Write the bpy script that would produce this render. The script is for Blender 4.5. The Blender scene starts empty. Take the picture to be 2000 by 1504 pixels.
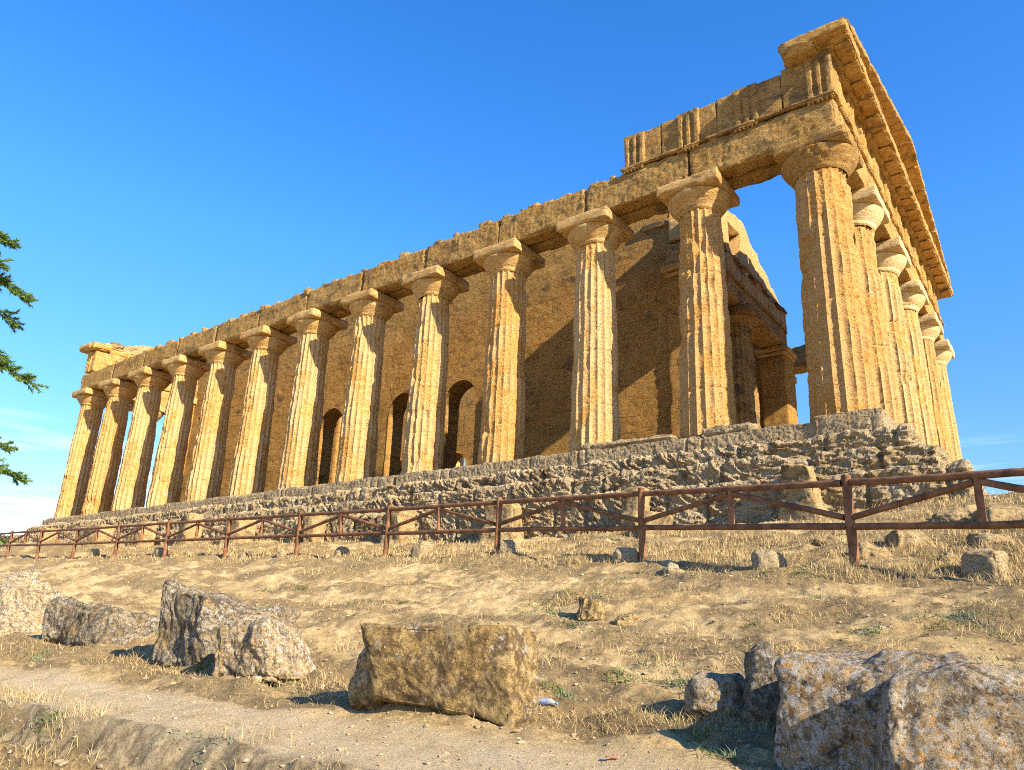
import numpy as np
import bpy, math, random
from mathutils import Matrix, Vector
C_ = bpy.context
scene = C_.scene
# ---------------------------------------------------------------- camera
cd = bpy.data.cameras.new('camera'); cam = bpy.data.objects.new('camera', cd)
scene.collection.objects.link(cam); scene.camera = cam
cd.sensor_width = 36; cd.lens = 1471.01 / 2000 * 36; cd.clip_start = .1; cd.clip_end = 6000
YAW = -0.67547
cam.matrix_world = Matrix(((0.786952, 0.159263, 0.596105, 4.133456), (0.615974, -0.258854, -0.744023, -16.619476), (0.035809, 0.952696, -0.301807, -4.616927), (0.000000, 0.000000, 0.000000, 1.000000)))
# ---------------------------------------------------------------- sky, sun, exposure
SUN_AZ, SUN_EL = math.radians(-10.2), math.radians(27.5)      # azimuth from +x towards -y
sdir = Vector((math.cos(SUN_EL) * math.cos(SUN_AZ), math.cos(SUN_EL) * math.sin(SUN_AZ), math.sin(SUN_EL)))
sd = bpy.data.lights.new('sun', 'SUN'); sd.energy = 5.0; sd.angle = math.radians(.55); sd.color = (1, .86, .64)
sun = bpy.data.objects.new('sun', sd); scene.collection.objects.link(sun)
sun.rotation_euler = sdir.to_track_quat('Z', 'Y').to_euler(); sun.location = (30, -10, 30)
world = bpy.data.worlds.new('World'); scene.world = world; world.use_nodes = True
wn = world.node_tree.nodes; wl = world.node_tree.links; wn.clear()
def W(t, **k):
    n = wn.new(t)
    for a, b in k.items(): setattr(n, a, b)
    return n
sky = W('ShaderNodeTexSky', sky_type='NISHITA', sun_disc=False)
sky.sun_elevation = SUN_EL; sky.sun_rotation = math.atan2(sdir.x, sdir.y)
sky.altitude = 120; sky.air_density = 1.0; sky.dust_density = .15; sky.ozone_density = 2.2
hs = W('ShaderNodeHueSaturation'); hs.inputs['Saturation'].default_value = 1.36; hs.inputs['Value'].default_value = 1.08; hs.inputs['Hue'].default_value = .510
# thin cirrus near the horizon, fixed to sky directions
tc = W('ShaderNodeTexCoord'); mp = W('ShaderNodeMapping'); mp.inputs['Scale'].default_value = (2.2, 2.2, 26)
nz = W('ShaderNodeTexNoise'); nz.inputs['Scale'].default_value = 2.1; nz.inputs['Detail'].default_value = 6; nz.inputs['Roughness'].default_value = .6
cr = W('ShaderNodeValToRGB'); cr.color_ramp.elements[0].position = .47; cr.color_ramp.elements[1].position = .78
sx = W('ShaderNodeSeparateXYZ'); band = W('ShaderNodeMapRange'); band.inputs['From Min'].default_value = .24; band.inputs['From Max'].default_value = .10
mu = W('ShaderNodeMath', operation='MULTIPLY'); mu2 = W('ShaderNodeMath', operation='MULTIPLY'); mu2.inputs[1].default_value = .95
mx = W('ShaderNodeMixRGB'); mx.inputs['Color2'].default_value = (6.4, 7.0, 7.5, 1)
bg = W('ShaderNodeBackground'); bg.inputs['Strength'].default_value = .13
out = W('ShaderNodeOutputWorld')
wl.new(sky.outputs[0], hs.inputs['Color']); wl.new(tc.outputs['Generated'], mp.inputs[0]); wl.new(mp.outputs[0], nz.inputs['Vector'])
wl.new(nz.outputs['Fac'], cr.inputs[0]); wl.new(tc.outputs['Generated'], sx.inputs[0]); wl.new(sx.outputs['Z'], band.inputs['Value'])
wl.new(cr.outputs[0], mu.inputs[0]); wl.new(band.outputs[0], mu.inputs[1]); wl.new(mu.outputs[0], mu2.inputs[0])
wl.new(mu2.outputs[0], mx.inputs['Fac']); low = W('ShaderNodeMapRange'); low.inputs['From Min'].default_value = 0; low.inputs['From Max'].default_value = .45; low.inputs['To Min'].default_value = .46
wl.new(sx.outputs['Z'], low.inputs['Value']); sc_ = W('ShaderNodeMixRGB', blend_type='MULTIPLY'); sc_.inputs['Fac'].default_value = 1
wl.new(hs.outputs[0], sc_.inputs['Color1']); wl.new(low.outputs[0], sc_.inputs['Color2'])
wl.new(sc_.outputs[0], mx.inputs['Color1']); wl.new(mx.outputs[0], bg.inputs[0]); wl.new(bg.outputs[0], out.inputs[0])
vs = scene.view_settings; vs.view_transform = 'Standard'; vs.look = 'None'; vs.gamma = 1; vs.use_curve_mapping = False; vs.exposure = 1.36
scene.render.engine = 'CYCLES'; scene.cycles.use_denoising = False; scene.cycles.use_adaptive_sampling = False; scene.cycles.filter_width = 1.05; scene.cycles.max_bounces = 6; scene.cycles.diffuse_bounces = 4
# ---------------------------------------------------------------- noise
_rs = np.random.RandomState(5)
_G = _rs.normal(size=(256, 3)); _G /= np.linalg.norm(_G, axis=1)[:, None]
_G = (_G * 1.5).astype(np.float32)

def _h(x, y, z):
    h = (x * np.uint32(374761393) + y * np.uint32(668265263) + z * np.uint32(2147483647 - 61)).astype(np.uint32)
    h ^= h >> np.uint32(13); h *= np.uint32(1274126177); h ^= h >> np.uint32(16)
    return (h & np.uint32(255)).astype(np.int64)

def noise(P):
    P = np.asarray(P, np.float32)
    i = np.floor(P); f = (P - i).astype(np.float32)
    i = i.astype(np.int64).astype(np.uint32)
    u = f * f * f * (f * (f * 6 - 15) + 10)
    r = 0
    with np.errstate(over='ignore'):
        for a in (0, 1):
            wx = u[:, 0] if a else 1 - u[:, 0]
            for b in (0, 1):
                wy = u[:, 1] if b else 1 - u[:, 1]
                for c in (0, 1):
                    wz = u[:, 2] if c else 1 - u[:, 2]
                    g = _G[_h(i[:, 0] + np.uint32(a), i[:, 1] + np.uint32(b), i[:, 2] + np.uint32(c))]
                    r = r + wx * wy * wz * (g[:, 0] * (f[:, 0] - a) + g[:, 1] * (f[:, 1] - b) + g[:, 2] * (f[:, 2] - c))
    return r

def fbm(P, octv=4, gain=.5, ridged=False):
    P = np.asarray(P, np.float32); a = 1.; s = 0.; t = 0.
    for k in range(octv):
        n = noise(P * np.float32(2.03 ** k) + np.float32(17.3 * k))
        if ridged: n = 1 - 2 * np.abs(n)
        s = s + a * n; t += a; a *= gain
    return s / t

def sstep(a, b, x):
    t = np.clip((x - a) / (b - a), 0, 1); return t * t * (3 - 2 * t)

# ---------------------------------------------------------------- terrain height
FX = [-32.24, -28.83, -25.41, -21.99, -18.58, -15.16, -11.75, -8.34, -4.94, -1.57, 1.71, 4.50]
FY = [-4.39, -4.53, -4.62, -4.71, -4.79, -4.88, -5.03, -5.22, -5.56, -6.15, -7.10, -7.90]
FZ = [-2.74, -2.84, -2.93, -3.00, -3.07, -3.14, -3.23, -3.33, -3.44, -3.62, -3.87, -4.07]
_fx = [-70, -42.] + FX + [7.4, 30]; _fy = [-3., -4.1] + FY + [-8.6, -9.5]; _fz = [-3.2, -2.62] + FZ + [-4.3, -5.]
_px = [-90, -60, -45, -38, -33, -23.7, -14.6, -8.5, -4.2, -1.4, .4, 2.4, 5, 9, 20, 60]
_pz = [-7, -4.2, -2.35, -2.0, -1.95, -2.34, -2.56, -2.77, -2.75, -2.7, -2.6, -2.45, -2.25, -2.3, -3, -8]

def hbase(x, y):
    x = np.asarray(x, float); y = np.asarray(y, float)
    yf = np.interp(x, _fx, _fy); zf = np.interp(x, _fx, _fz); zp = np.interp(x, _px, _pz)
    t = np.clip((y - yf) / (-2.6 - yf), 0, 1)
    zback = zf + (zp - zf) * (t * .6 + .4 * t * t * (3 - 2 * t))
    t2 = np.clip((y + 12.6) / (yf + 12.6), 0, 1)
    zfront = -5.2 + (zf + 5.2) * (t2 - .10 * np.sin(np.pi * t2))
    ys = y - .045 * (np.clip(x, -12, 6) - .8) + .04 * np.sin(x * 1.3) + .03 * np.sin(x * 3.1 + 1)
    zlow = np.interp(ys, [-60, -40, -20, -16.6, -14.5, -13.90, -13.74, -13.0, -12.6], [-16, -10, -6.65, -6.2, -5.76, -5.69, -5.38, -5.27, -5.2])
    k = sstep(-13.1, -12.5, y)
    zlow = zlow * (1 - k) + zfront * k
    z = np.where(y >= yf, zback, np.where(y > -12.5, zfront, zlow))
    z = z - np.maximum(y - 20, 0) * .12 - np.maximum(-x - 48, 0) * .05 - np.maximum(x - 14, 0) * .05
    return np.maximum(z, -40 - .01 * np.hypot(x, y))

def hground(x, y):
    x = np.asarray(x, float); y = np.asarray(y, float)
    z = hbase(x, y); sh = x.shape
    X = x.ravel(); Y = y.ravel(); Z = np.zeros_like(X)
    ys = Y - .045 * (np.clip(X, -12, 6) - .8)
    path = sstep(-13.9, -13.6, ys) * (1 - sstep(-13.0, -12.7, ys))
    ledge = sstep(-14.7, -14.3, ys) * (1 - sstep(-13.95, -13.6, ys))
    bumpy = sstep(2, 5, Y * 0 + 5 - np.abs(Y + 7.5) * .3)
    n = .17 * fbm(np.c_[X * .45, Y * .8, Z], 3)
    n += .15 * fbm(np.c_[X * 1.1 + Y * .4, Y * 2.4, Z + 3], 4)
    n += .06 * fbm(np.c_[X * 3.4, Y * 5.5, Z + 9], 4)
    n += (.018 + .03 * ledge) * fbm(np.c_[X * 11, Y * 16, Z + 4], 3, .65)
    n *= (1 - .75 * path)
    n += ledge * .10 * fbm(np.c_[X * 4, Y * 6.5, Z + 8], 4, .62, ridged=True)
    n += ledge * (.10 * fbm(np.c_[X * 2.2, Y * 3, Z + 5], 3) + .09 * fbm(np.c_[X * 6, Y * 9, Z + 1], 3))
    return z + n.reshape(sh)
# ---------------------------------------------------------------- mesh helpers
def cat(parts):
    V = []; F = []; o = 0
    for v, f in parts:
        V.append(v); F.append(np.asarray(f) + o); o += len(v)
    return np.concatenate(V), np.concatenate(F)

def mk(name, V, F, mat, parent=None, sharp=None, smooth=True, attr=None, origin=None):
    V = np.asarray(V, np.float32); F = np.asarray(F, np.int32)
    if origin is not None: V = V - np.asarray(origin, np.float32)
    me = bpy.data.meshes.new(name)
    n, k = F.shape
    me.vertices.add(len(V)); me.vertices.foreach_set('co', V.ravel())
    me.loops.add(n * k); me.loops.foreach_set('vertex_index', F.ravel())
    me.polygons.add(n); me.polygons.foreach_set('loop_start', np.arange(0, n * k, k, dtype=np.int32))
    try: me.polygons.foreach_set('loop_total', np.full(n, k, np.int32))
    except Exception: pass
    me.polygons.foreach_set('use_smooth', np.full(n, smooth))
    if attr is not None:
        for an, av in attr.items():
            a = me.attributes.new(an, 'FLOAT', 'POINT'); a.data.foreach_set('value', np.asarray(av, np.float32))
    me.update(calc_edges=True); me.validate()
    if sharp: me.set_sharp_from_angle(angle=math.radians(sharp))
    me.materials.append(mat)
    o = bpy.data.objects.new(name, me); scene.collection.objects.link(o)
    if origin is not None: o.location = origin
    if parent is not None:
        o.parent = parent
        o.matrix_parent_inverse = Matrix.Translation(-Vector(parent.location)) if parent.type == 'EMPTY' else Matrix()
    return o
def tag(o, label=None, cat_=None, group=None, kind=None):
    if label: o['label'] = label
    if cat_: o['category'] = cat_
    if group: o['group'] = group
    if kind: o['kind'] = kind
    return o
def empty(name, loc):
    o = bpy.data.objects.new(name, None); scene.collection.objects.link(o); o.location = loc
    o.empty_display_size = .3; C_.view_layer.update(); return o

_bg = {}
def box_grid(nx, ny, nz):
    key = (nx, ny, nz)
    if key in _bg: return _bg[key][0].copy(), _bg[key][1]
    I = np.stack(np.meshgrid(np.arange(nx + 1), np.arange(ny + 1), np.arange(nz + 1), indexing='ij'), -1)
    N = np.array([nx, ny, nz]); b = ((I == 0) | (I == N)).any(-1)
    idx = np.full(b.shape, -1, np.int64); idx[b] = np.arange(b.sum())
    P = I[b] / N * 2. - 1
    Fs = []
    def q(a, flip):
        f = np.stack([a[:-1, :-1], a[1:, :-1], a[1:, 1:], a[:-1, 1:]], -1).reshape(-1, 4)
        Fs.append(f[:, ::-1] if flip else f)
    q(idx[0], True); q(idx[-1], False); q(idx[:, 0], False); q(idx[:, -1], True); q(idx[:, :, 0], True); q(idx[:, :, -1], False)
    r = (P, np.concatenate(Fs))
    if len(P) < 30000: _bg[key] = r
    return r[0].copy(), r[1]

def block(c, s, res=.06, amp=.02, chip=.05, rnd=.03, seed=0., freq=1.6, an=(1, 1, 1), fine=0., octv=4, gain=.5):
    """rounded, worn stone block: centre, size; noise is read at world positions"""
    c = np.asarray(c, float); s = np.asarray(s, float)
    n = np.clip(np.ceil(s / res).astype(int), 2, 1200)
    P, F = box_grid(*n); h = s / 2; p = P * h; r = min(rnd, h.min() * .9)
    q = np.clip(p, -(h - r), h - r); d = p - q; L = np.linalg.norm(d, axis=1)[:, None] + 1e-9
    nr = d / L; p = q + nr * r; edge = np.clip((L - r) / (r * .73), 0, 1)[:, 0]
    w = (p + c) * np.array(an) + seed
    a = amp * 2 * fbm(w * freq, octv, gain)
    if fine: a = a - fine * np.clip(fbm(w * 6.5, 3, ridged=True), 0, 1)
    # worn edges: distance to the nearest box edge
    ad = h - np.abs(P * h); srt = np.sort(ad, axis=1)[:, 1]
    near = 1 - sstep(0, .10, srt)
    a = a - chip * near * np.clip(fbm(w * 1.9 + 31, 3) + .25, 0, 1) * 1.6
    p = p + nr * a[:, None] + c
    return p, F

def warp8(V, c, s, corners):
    """trilinear map of the box (centre c, size s) onto eight corners"""
    t = (V - np.asarray(c)) / np.asarray(s) + .5
    K = np.asarray(corners, float).reshape(2, 2, 2, 3); o = 0
    for i in (0, 1):
        for j in (0, 1):
            for k in (0, 1):
                wt = (t[:, 0] if i else 1 - t[:, 0]) * (t[:, 1] if j else 1 - t[:, 1]) * (t[:, 2] if k else 1 - t[:, 2])
                o = o + wt[:, None] * K[i, j, k]
    return o

def grid_faces(a, b, wrap=False):
    i = np.arange(a * b).reshape(a, b)
    if wrap: i = np.concatenate([i, i[:, :1]], 1)
    return np.stack([i[:-1, :-1], i[:-1, 1:], i[1:, 1:], i[1:, :-1]], -1).reshape(-1, 4)

def tube(path, rad, seg=10, caps=True):
    path = np.asarray(path, float); n = len(path); rad = np.broadcast_to(rad, (n,))
    t = np.gradient(path, axis=0); t /= np.linalg.norm(t, axis=1)[:, None]
    up = np.array([0, 0, 1.]) if abs(t[0, 2]) < .9 else np.array([1., 0, 0])
    V = []
    for i in range(n):
        a = np.cross(t[i], up); a /= np.linalg.norm(a); b = np.cross(a, t[i])
        th = np.linspace(0, 2 * np.pi, seg, endpoint=False)
        V.append(path[i] + rad[i] * (np.cos(th)[:, None] * a + np.sin(th)[:, None] * b))
    V = np.concatenate(V); F = grid_faces(n, seg, True)
    if caps:
        o = len(V); V = np.concatenate([V, path[:1], path[-1:]])
        s = np.arange(seg); s2 = (s + 1) % seg
        F = np.concatenate([F, np.stack([s2, s, np.full(seg, o), np.full(seg, o)], -1), np.stack([s + (n - 1) * seg, s2 + (n - 1) * seg, np.full(seg, o + 1), np.full(seg, o + 1)], -1)])
    return V, F

# ---------------------------------------------------------------- materials
class NT:
    def __init__(s, name, rough=.9):
        s.m = bpy.data.materials.new(name); s.m.use_nodes = True; s.t = s.m.node_tree; s.n = s.t.nodes; s.l = s.t.links
        s.b = s.n['Principled BSDF']; s.b.inputs['Roughness'].default_value = rough; s.b.inputs['Specular IOR Level'].default_value = .15
        s.tc = s.n.new('ShaderNodeTexCoord').outputs['Object']
    def link(s, a, b): s.l.new(a, b)
    def map(s, scale=(1, 1, 1), rot=(0, 0, 0), src=None):
        m = s.n.new('ShaderNodeMapping'); m.inputs['Scale'].default_value = scale; m.inputs['Rotation'].default_value = rot
        s.link(src or s.tc, m.inputs[0]); return m.outputs[0]
    def noise(s, sc, det=5, rough=.55, vec=None, dist=0.):
        n = s.n.new('ShaderNodeTexNoise'); n.inputs['Scale'].default_value = sc; n.inputs['Detail'].default_value = det
        n.inputs['Roughness'].default_value = rough; n.inputs['Distortion'].default_value = dist
        s.link(vec or s.tc, n.inputs['Vector']); return n.outputs['Fac']
    def voro(s, sc, vec=None, feat='F1', out='Distance'):
        n = s.n.new('ShaderNodeTexVoronoi'); n.inputs['Scale'].default_value = sc; n.feature = feat
        s.link(vec or s.tc, n.inputs['Vector']); return n.outputs[out]
    def ramp(s, fac, a, b, lo=0., hi=1.):
        r = s.n.new('ShaderNodeMapRange'); r.interpolation_type = 'SMOOTHSTEP'
        for k, v in zip(('From Min', 'From Max', 'To Min', 'To Max'), (a, b, lo, hi)): r.inputs[k].default_value = v
        s.link(fac, r.inputs['Value']); return r.outputs[0]
    def mix(s, f, a, b):
        m = s.n.new('ShaderNodeMix'); m.data_type = 'RGBA'
        for v, i in ((f, 0), (a, 6), (b, 7)):
            if isinstance(v, (int, float)): m.inputs[i].default_value = v
            elif isinstance(v, tuple): m.inputs[i].default_value = (*v, 1)
            else: s.link(v, m.inputs[i])
        return m.outputs[2]
    def math(s, op, a, b=0.):
        m = s.n.new('ShaderNodeMath'); m.operation = op
        for i, v in enumerate((a, b)):
            if isinstance(v, (int, float)): m.inputs[i].default_value = v
            else: s.link(v, m.inputs[i])
        return m.outputs[0]
    def bump(s, h, dist, strength=1., prev=None):
        b = s.n.new('ShaderNodeBump'); b.inputs['Distance'].default_value = dist; b.inputs['Strength'].default_value = strength
        s.link(h, b.inputs['Height'])
        if prev is not None: s.link(prev, b.inputs['Normal'])
        return b.outputs[0]
    def attr(s, name):
        a = s.n.new('ShaderNodeAttribute'); a.attribute_name = name; return a.outputs['Fac']
    def done(s, col, nrm=None):
        if isinstance(col, tuple): s.b.inputs['Base Color'].default_value = (*col, 1)
        else: s.link(col, s.b.inputs['Base Color'])
        if nrm is not None: s.link(nrm, s.b.inputs['Normal'])
        return s.m

def stone(name, c1, c2, c3, crust=(.10, .075, .05), crust_amt=.0, bed=3.0, bump=.03, pit=.5, brick=None, pale=None, worn=None):
    t = NT(name, .92)
    bedv = t.map((1, 1, bed))
    big = t.ramp(t.noise(.55, 4, .6), .38, .62)
    med = t.ramp(t.noise(2.6, 6, .62, bedv, .3), .36, .66)
    col = t.mix(big, c1, c2); col = t.mix(med, col, c3)
    if pale: col = t.mix(t.ramp(t.noise(.9, 5, .6, t.map((1, 1, .45))), .55, .68, 0, .75), col, pale)
    if worn:
        wa = t.attr('worn'); col = t.mix(t.math('MULTIPLY', t.ramp(wa, .75, .15), .85), col, worn)
        oi = t.n.new('ShaderNodeObjectInfo').outputs['Random']
        col = t.mix(t.ramp(oi, .3, 1., 0, .42), col, tuple(v * k for v, k in zip(c2, (1., .92, .85))))
    fine = t.noise(13, 7, .76, bedv)
    col = t.mix(t.ramp(fine, .37, .50, .66 if not worn else .52, 0.), col, tuple(v * .34 for v in c3))
    pits = t.ramp(t.voro(15, t.map((1, 1, 1.6))), .06, .34)
    pm = t.ramp(t.noise(3.2, 4, .6), .42, .62)
    hole = t.math('MULTIPLY', t.math('SUBTRACT', 1., pits), pm)
    col = t.mix(t.math('MULTIPLY', hole, pit), col, tuple(v * .3 for v in c3))
    if crust_amt:
        cm = t.ramp(t.noise(1.1, 7, .68, t.map((1, 1, 1.8)), .4), .60 - crust_amt * .35, .74 - crust_amt * .3)
        col = t.mix(t.math('MULTIPLY', cm, .8), col, crust)
    h = t.math('ADD', t.math('MULTIPLY', fine, .7), t.math('MULTIPLY', hole, -.6))
    nr = t.bump(t.noise(6, 7, .70, bedv, .5), bump * 3.4, 1.)
    nr = t.bump(h, bump * 2.4, 1., nr)
    if brick:
        bt = t.n.new('ShaderNodeTexBrick'); bt.inputs['Scale'].default_value = 1
        bt.inputs['Brick Width'].default_value = brick[0]; bt.inputs['Row Height'].default_value = brick[1]
        bt.inputs['Mortar Size'].default_value = .022; bt.inputs['Mortar Smooth'].default_value = .6; bt.offset = .5
        cx = t.n.new('ShaderNodeCombineXYZ'); sp = t.n.new('ShaderNodeSeparateXYZ'); t.link(t.tc, sp.inputs[0])
        wob = t.math('MULTIPLY', t.math('SUBTRACT', t.noise(2.0, 5, .65), .5), .17)
        hor = t.math('ADD', sp.outputs['X'], sp.outputs['Y'])
        t.link(t.math('ADD', hor, wob), cx.inputs['X']); t.link(t.math('ADD', sp.outputs['Z'], wob), cx.inputs['Y'])
        t.link(cx.outputs[0], bt.inputs['Vector'])
        jm = t.math('MULTIPLY', bt.outputs['Fac'], t.ramp(t.noise(1.1, 5, .65), .40, .62, .10, 1.))
        bt.inputs['Color1'].default_value = (.90, .89, .87, 1); bt.inputs['Color2'].default_value = (1.05, 1.05, 1.04, 1); bt.inputs['Mortar'].default_value = (1, 1, 1, 1)
        mm = t.n.new('ShaderNodeMix'); mm.data_type = 'RGBA'; mm.blend_type = 'MULTIPLY'; mm.inputs[0].default_value = 1
        t.link(col, mm.inputs[6]); t.link(bt.outputs['Color'], mm.inputs[7]); col = mm.outputs[2]
        col = t.mix(t.math('MULTIPLY', jm, .6), col, tuple(v * .3 for v in c2))
        nr = t.bump(t.math('MULTIPLY', jm, -1.), .025, .7, nr)
    return t.done(col, nr)

M = {}
M['column'] = stone('golden_limestone', (.64, .365, .115), (.57, .29, .07), (.68, .44, .17), bump=.03, pit=.7, pale=(.68, .50, .27), bed=2.0, worn=(.66, .45, .21))
M['capital'] = stone('capital_limestone', (.56, .35, .13), (.48, .27, .085), (.60, .41, .18), crust_amt=.18, bump=.018, pit=.4)
M['beam'] = stone('beam_limestone', (.60, .355, .115), (.52, .285, .075), (.64, .42, .16), crust=(.20, .13, .065), crust_amt=.28, bump=.05, pit=.8)
M['cornice'] = stone('cornice_limestone', (.60, .35, .10), (.54, .28, .065), (.64, .41, .15), crust_amt=.22, bump=.03, pit=.5)
M['wall'] = stone('wall_limestone', (.60, .325, .085), (.52, .255, .055), (.64, .38, .125), crust_amt=.14, bump=.035, pit=.6, bed=5., brick=(1.15, .52))
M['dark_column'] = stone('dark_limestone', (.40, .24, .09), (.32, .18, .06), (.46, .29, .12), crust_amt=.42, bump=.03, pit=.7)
M['step'] = stone('weathered_step_limestone', (.56, .42, .23), (.46, .32, .16), (.63, .50, .31), crust=(.12, .08, .045), crust_amt=.16, bump=.06, pit=1., bed=1.2)
M['kerb'] = stone('stylobate_limestone', (.58, .44, .25), (.50, .36, .19), (.63, .49, .30), crust=(.2, .15, .10), crust_amt=.10, bump=.05, pit=.8)
M['pale_capital'] = stone('restored_limestone', (.62, .45, .22), (.56, .38, .16), (.66, .51, .29), bump=.010, pit=.3)
M['fragment'] = stone('fragment_limestone', (.52, .36, .16), (.45, .29, .11), (.57, .43, .23), crust_amt=.42, bump=.03, pit=.6)

def lichen_stone(name, base, base2, white, wamt, orange, oamt, dark, damt):
    t = NT(name, .93)
    col = t.mix(t.ramp(t.noise(3.2, 6, .65), .38, .62), base, base2)
    col = t.mix(t.ramp(t.noise(22, 6, .74), .36, .58, .8, 0), col, tuple(v * .35 for v in base2))
    dv = t.ramp(t.noise(9, 8, .78, None, .3), .66 - damt * .3, .72 - damt * .25)
    col = t.mix(t.math('MULTIPLY', dv, .85), col, dark)
    ov = t.math('MULTIPLY', t.ramp(t.noise(17, 7, .72), .52, .60), t.ramp(t.noise(3.4, 5, .65), .62 - oamt * .4, .72 - oamt * .35))
    col = t.mix(t.math('MULTIPLY', ov, .85), col, orange)
    wn_ = t.math('MULTIPLY', t.ramp(t.noise(30, 6, .74, None, .5), .48, .58), t.ramp(t.noise(4.2, 6, .68), .66 - wamt * .4, .74 - wamt * .35))
    vr = t.n.new('ShaderNodeTexVoronoi'); vr.inputs['Scale'].default_value = 17; t.link(t.map(), vr.inputs['Vector'])
    spot = t.math('MULTIPLY', t.math('LESS_THAN', vr.outputs['Distance'], .15), t.ramp(t.noise(1.7, 2), .50, .58))
    wv = t.math('MULTIPLY', t.math('MAXIMUM', wn_, spot), t.ramp(t.noise(1.5, 3), .36, .56, .55, 1.))
    col = t.mix(t.math('MULTIPLY', wv, .88), col, t.mix(t.noise(30, 2), white, tuple(v * .75 for v in white)))
    pits = t.ramp(t.voro(34), .05, .30)
    hole = t.math('MULTIPLY', t.math('SUBTRACT', 1., pits), t.ramp(t.noise(6, 3), .45, .6))
    col = t.mix(t.math('MULTIPLY', hole, .75), col, tuple(v * .25 for v in base2))
    nr = t.bump(t.noise(10, 8, .76, None, .4), .08, 1.)
    nr = t.bump(t.math('ADD', t.noise(38, 4, .7), t.math('MULTIPLY', hole, -.8)), .014, .9, nr)
    return t.done(col, nr)
M['rock_ochre'] = lichen_stone('ochre_lichen_rock', (.54, .39, .18), (.42, .28, .11), (.66, .62, .52), .30, (.48, .24, .06), .12, (.12, .08, .045), .62)
M['rock_white'] = lichen_stone('pale_lichen_rock', (.52, .39, .22), (.46, .31, .13), (.64, .61, .53), 1.0, (.52, .28, .07), .22, (.10, .075, .045), .58)
M['rock_grey'] = lichen_stone('grey_lichen_rock', (.37, .29, .175), (.30, .22, .115), (.56, .54, .47), .58, (.48, .27, .08), .22, (.085, .068, .05), .70)
M['rock_grey2'] = lichen_stone('grey_orange_lichen_rock', (.48, .37, .22), (.40, .29, .16), (.62, .60, .55), 1.25, (.54, .26, .05), .50, (.09, .06, .04), .55)
M['pebble'] = stone('pebble_limestone', (.50, .38, .22), (.44, .31, .16), (.54, .43, .28), bump=.012, pit=.5)

def ground_mat():
    t = NT('dry_soil', .97)
    g = t.attr('litter'); pth = t.attr('track'); lg = t.attr('ledge')
    soil = t.mix(t.ramp(t.noise(.8, 5, .6), .36, .64), (.59, .42, .19), (.66, .49, .245))
    soil = t.mix(t.ramp(t.noise(4.5, 6, .66, t.map((1, 1.15, 1))), .42, .66, 0, .75), soil, (.36, .23, .10))
    soil = t.mix(t.math('MULTIPLY', pth, t.ramp(t.noise(3, 5, .6), .3, .6, .35, 1.)), soil, (.68, .54, .33))
    lit = t.mix(t.ramp(t.noise(30, 6, .8), .35, .65), (.10, .065, .03), (.42, .31, .15))
    lit = t.mix(t.ramp(t.noise(2, 4), .42, .62, 0, .7), lit, (.24, .16, .075))
    gm = t.math('MULTIPLY', t.ramp(t.math('ADD', g, t.math('MULTIPLY', t.math('SUBTRACT', t.noise(11, 5, .75), .5), .9)), .34, .62), .82)
    col = t.mix(gm, soil, lit)
    col = t.mix(t.ramp(t.noise(48, 3, .7), .32, .5, .42, 0), col, (.17, .11, .055))
    col = t.mix(t.ramp(t.noise(90, 2, .6), .60, .72, 0, .5), col, (.66, .54, .36))
    rockc = t.mix(t.ramp(t.noise(9, 8, .75), .36, .62), (.13, .10, .06), (.46, .37, .23))
    col = t.mix(t.math('MULTIPLY', lg, .85), col, rockc)
    nr = t.bump(t.noise(7, 8, .76), .07, 1.); nr = t.bump(t.noise(36, 6, .8), .022, 1., nr)
    return t.done(col, nr)
M['ground'] = ground_mat()

def simple(name, c, rough=.8, var=.25, sc=8, spec=.2, bump=0., map_=(1, 1, 1)):
    t = NT(name, rough); t.b.inputs['Specular IOR Level'].default_value = spec
    v = t.map(map_)
    col = t.mix(t.ramp(t.noise(sc, 5, .65, v), .3, .7), tuple(x * (1 - var) for x in c), tuple(x * (1 + var) for x in c))
    return t.done(col, t.bump(t.noise(sc * 3, 4, .6, v), bump, .8) if bump else None)
M['wood'] = simple('stained_timber', (.17, .078, .035), .75, .45, 6, .3, .012)
M['wood_end'] = simple('worn_timber', (.22, .10, .045), .7, .4, 9, .2, .012)
def blade_mat(name, c, c2, trans=.3):
    t = NT(name, .75)
    col = t.mix(t.attr('tone'), c, c2)
    t.link(col, t.b.inputs['Base Color'])
    tr = t.n.new('ShaderNodeBsdfTranslucent'); t.link(col, tr.inputs[0])
    ms = t.n.new('ShaderNodeMixShader'); ms.inputs[0].default_value = trans
    t.link(t.b.outputs[0], ms.inputs[1]); t.link(tr.outputs[0], ms.inputs[2]); t.link(ms.outputs[0], t.n['Material Output'].inputs[0])
    return t.m
M['straw'] = blade_mat('dry_straw', (.34, .24, .10), (.62, .48, .25))
M['weed'] = blade_mat('weed_green', (.055, .095, .018), (.17, .22, .06))
M['sage'] = blade_mat('grey_green_weed', (.12, .16, .09), (.27, .31, .20))
M['needle'] = blade_mat('conifer_green', (.07, .15, .03), (.27, .38, .09), .45)
M['bark'] = simple('bark', (.13, .085, .055), .9, .4, 10, .1, .02)
M['shrub'] = blade_mat('shrub_green', (.030, .065, .020), (.13, .19, .06), .25)
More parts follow.
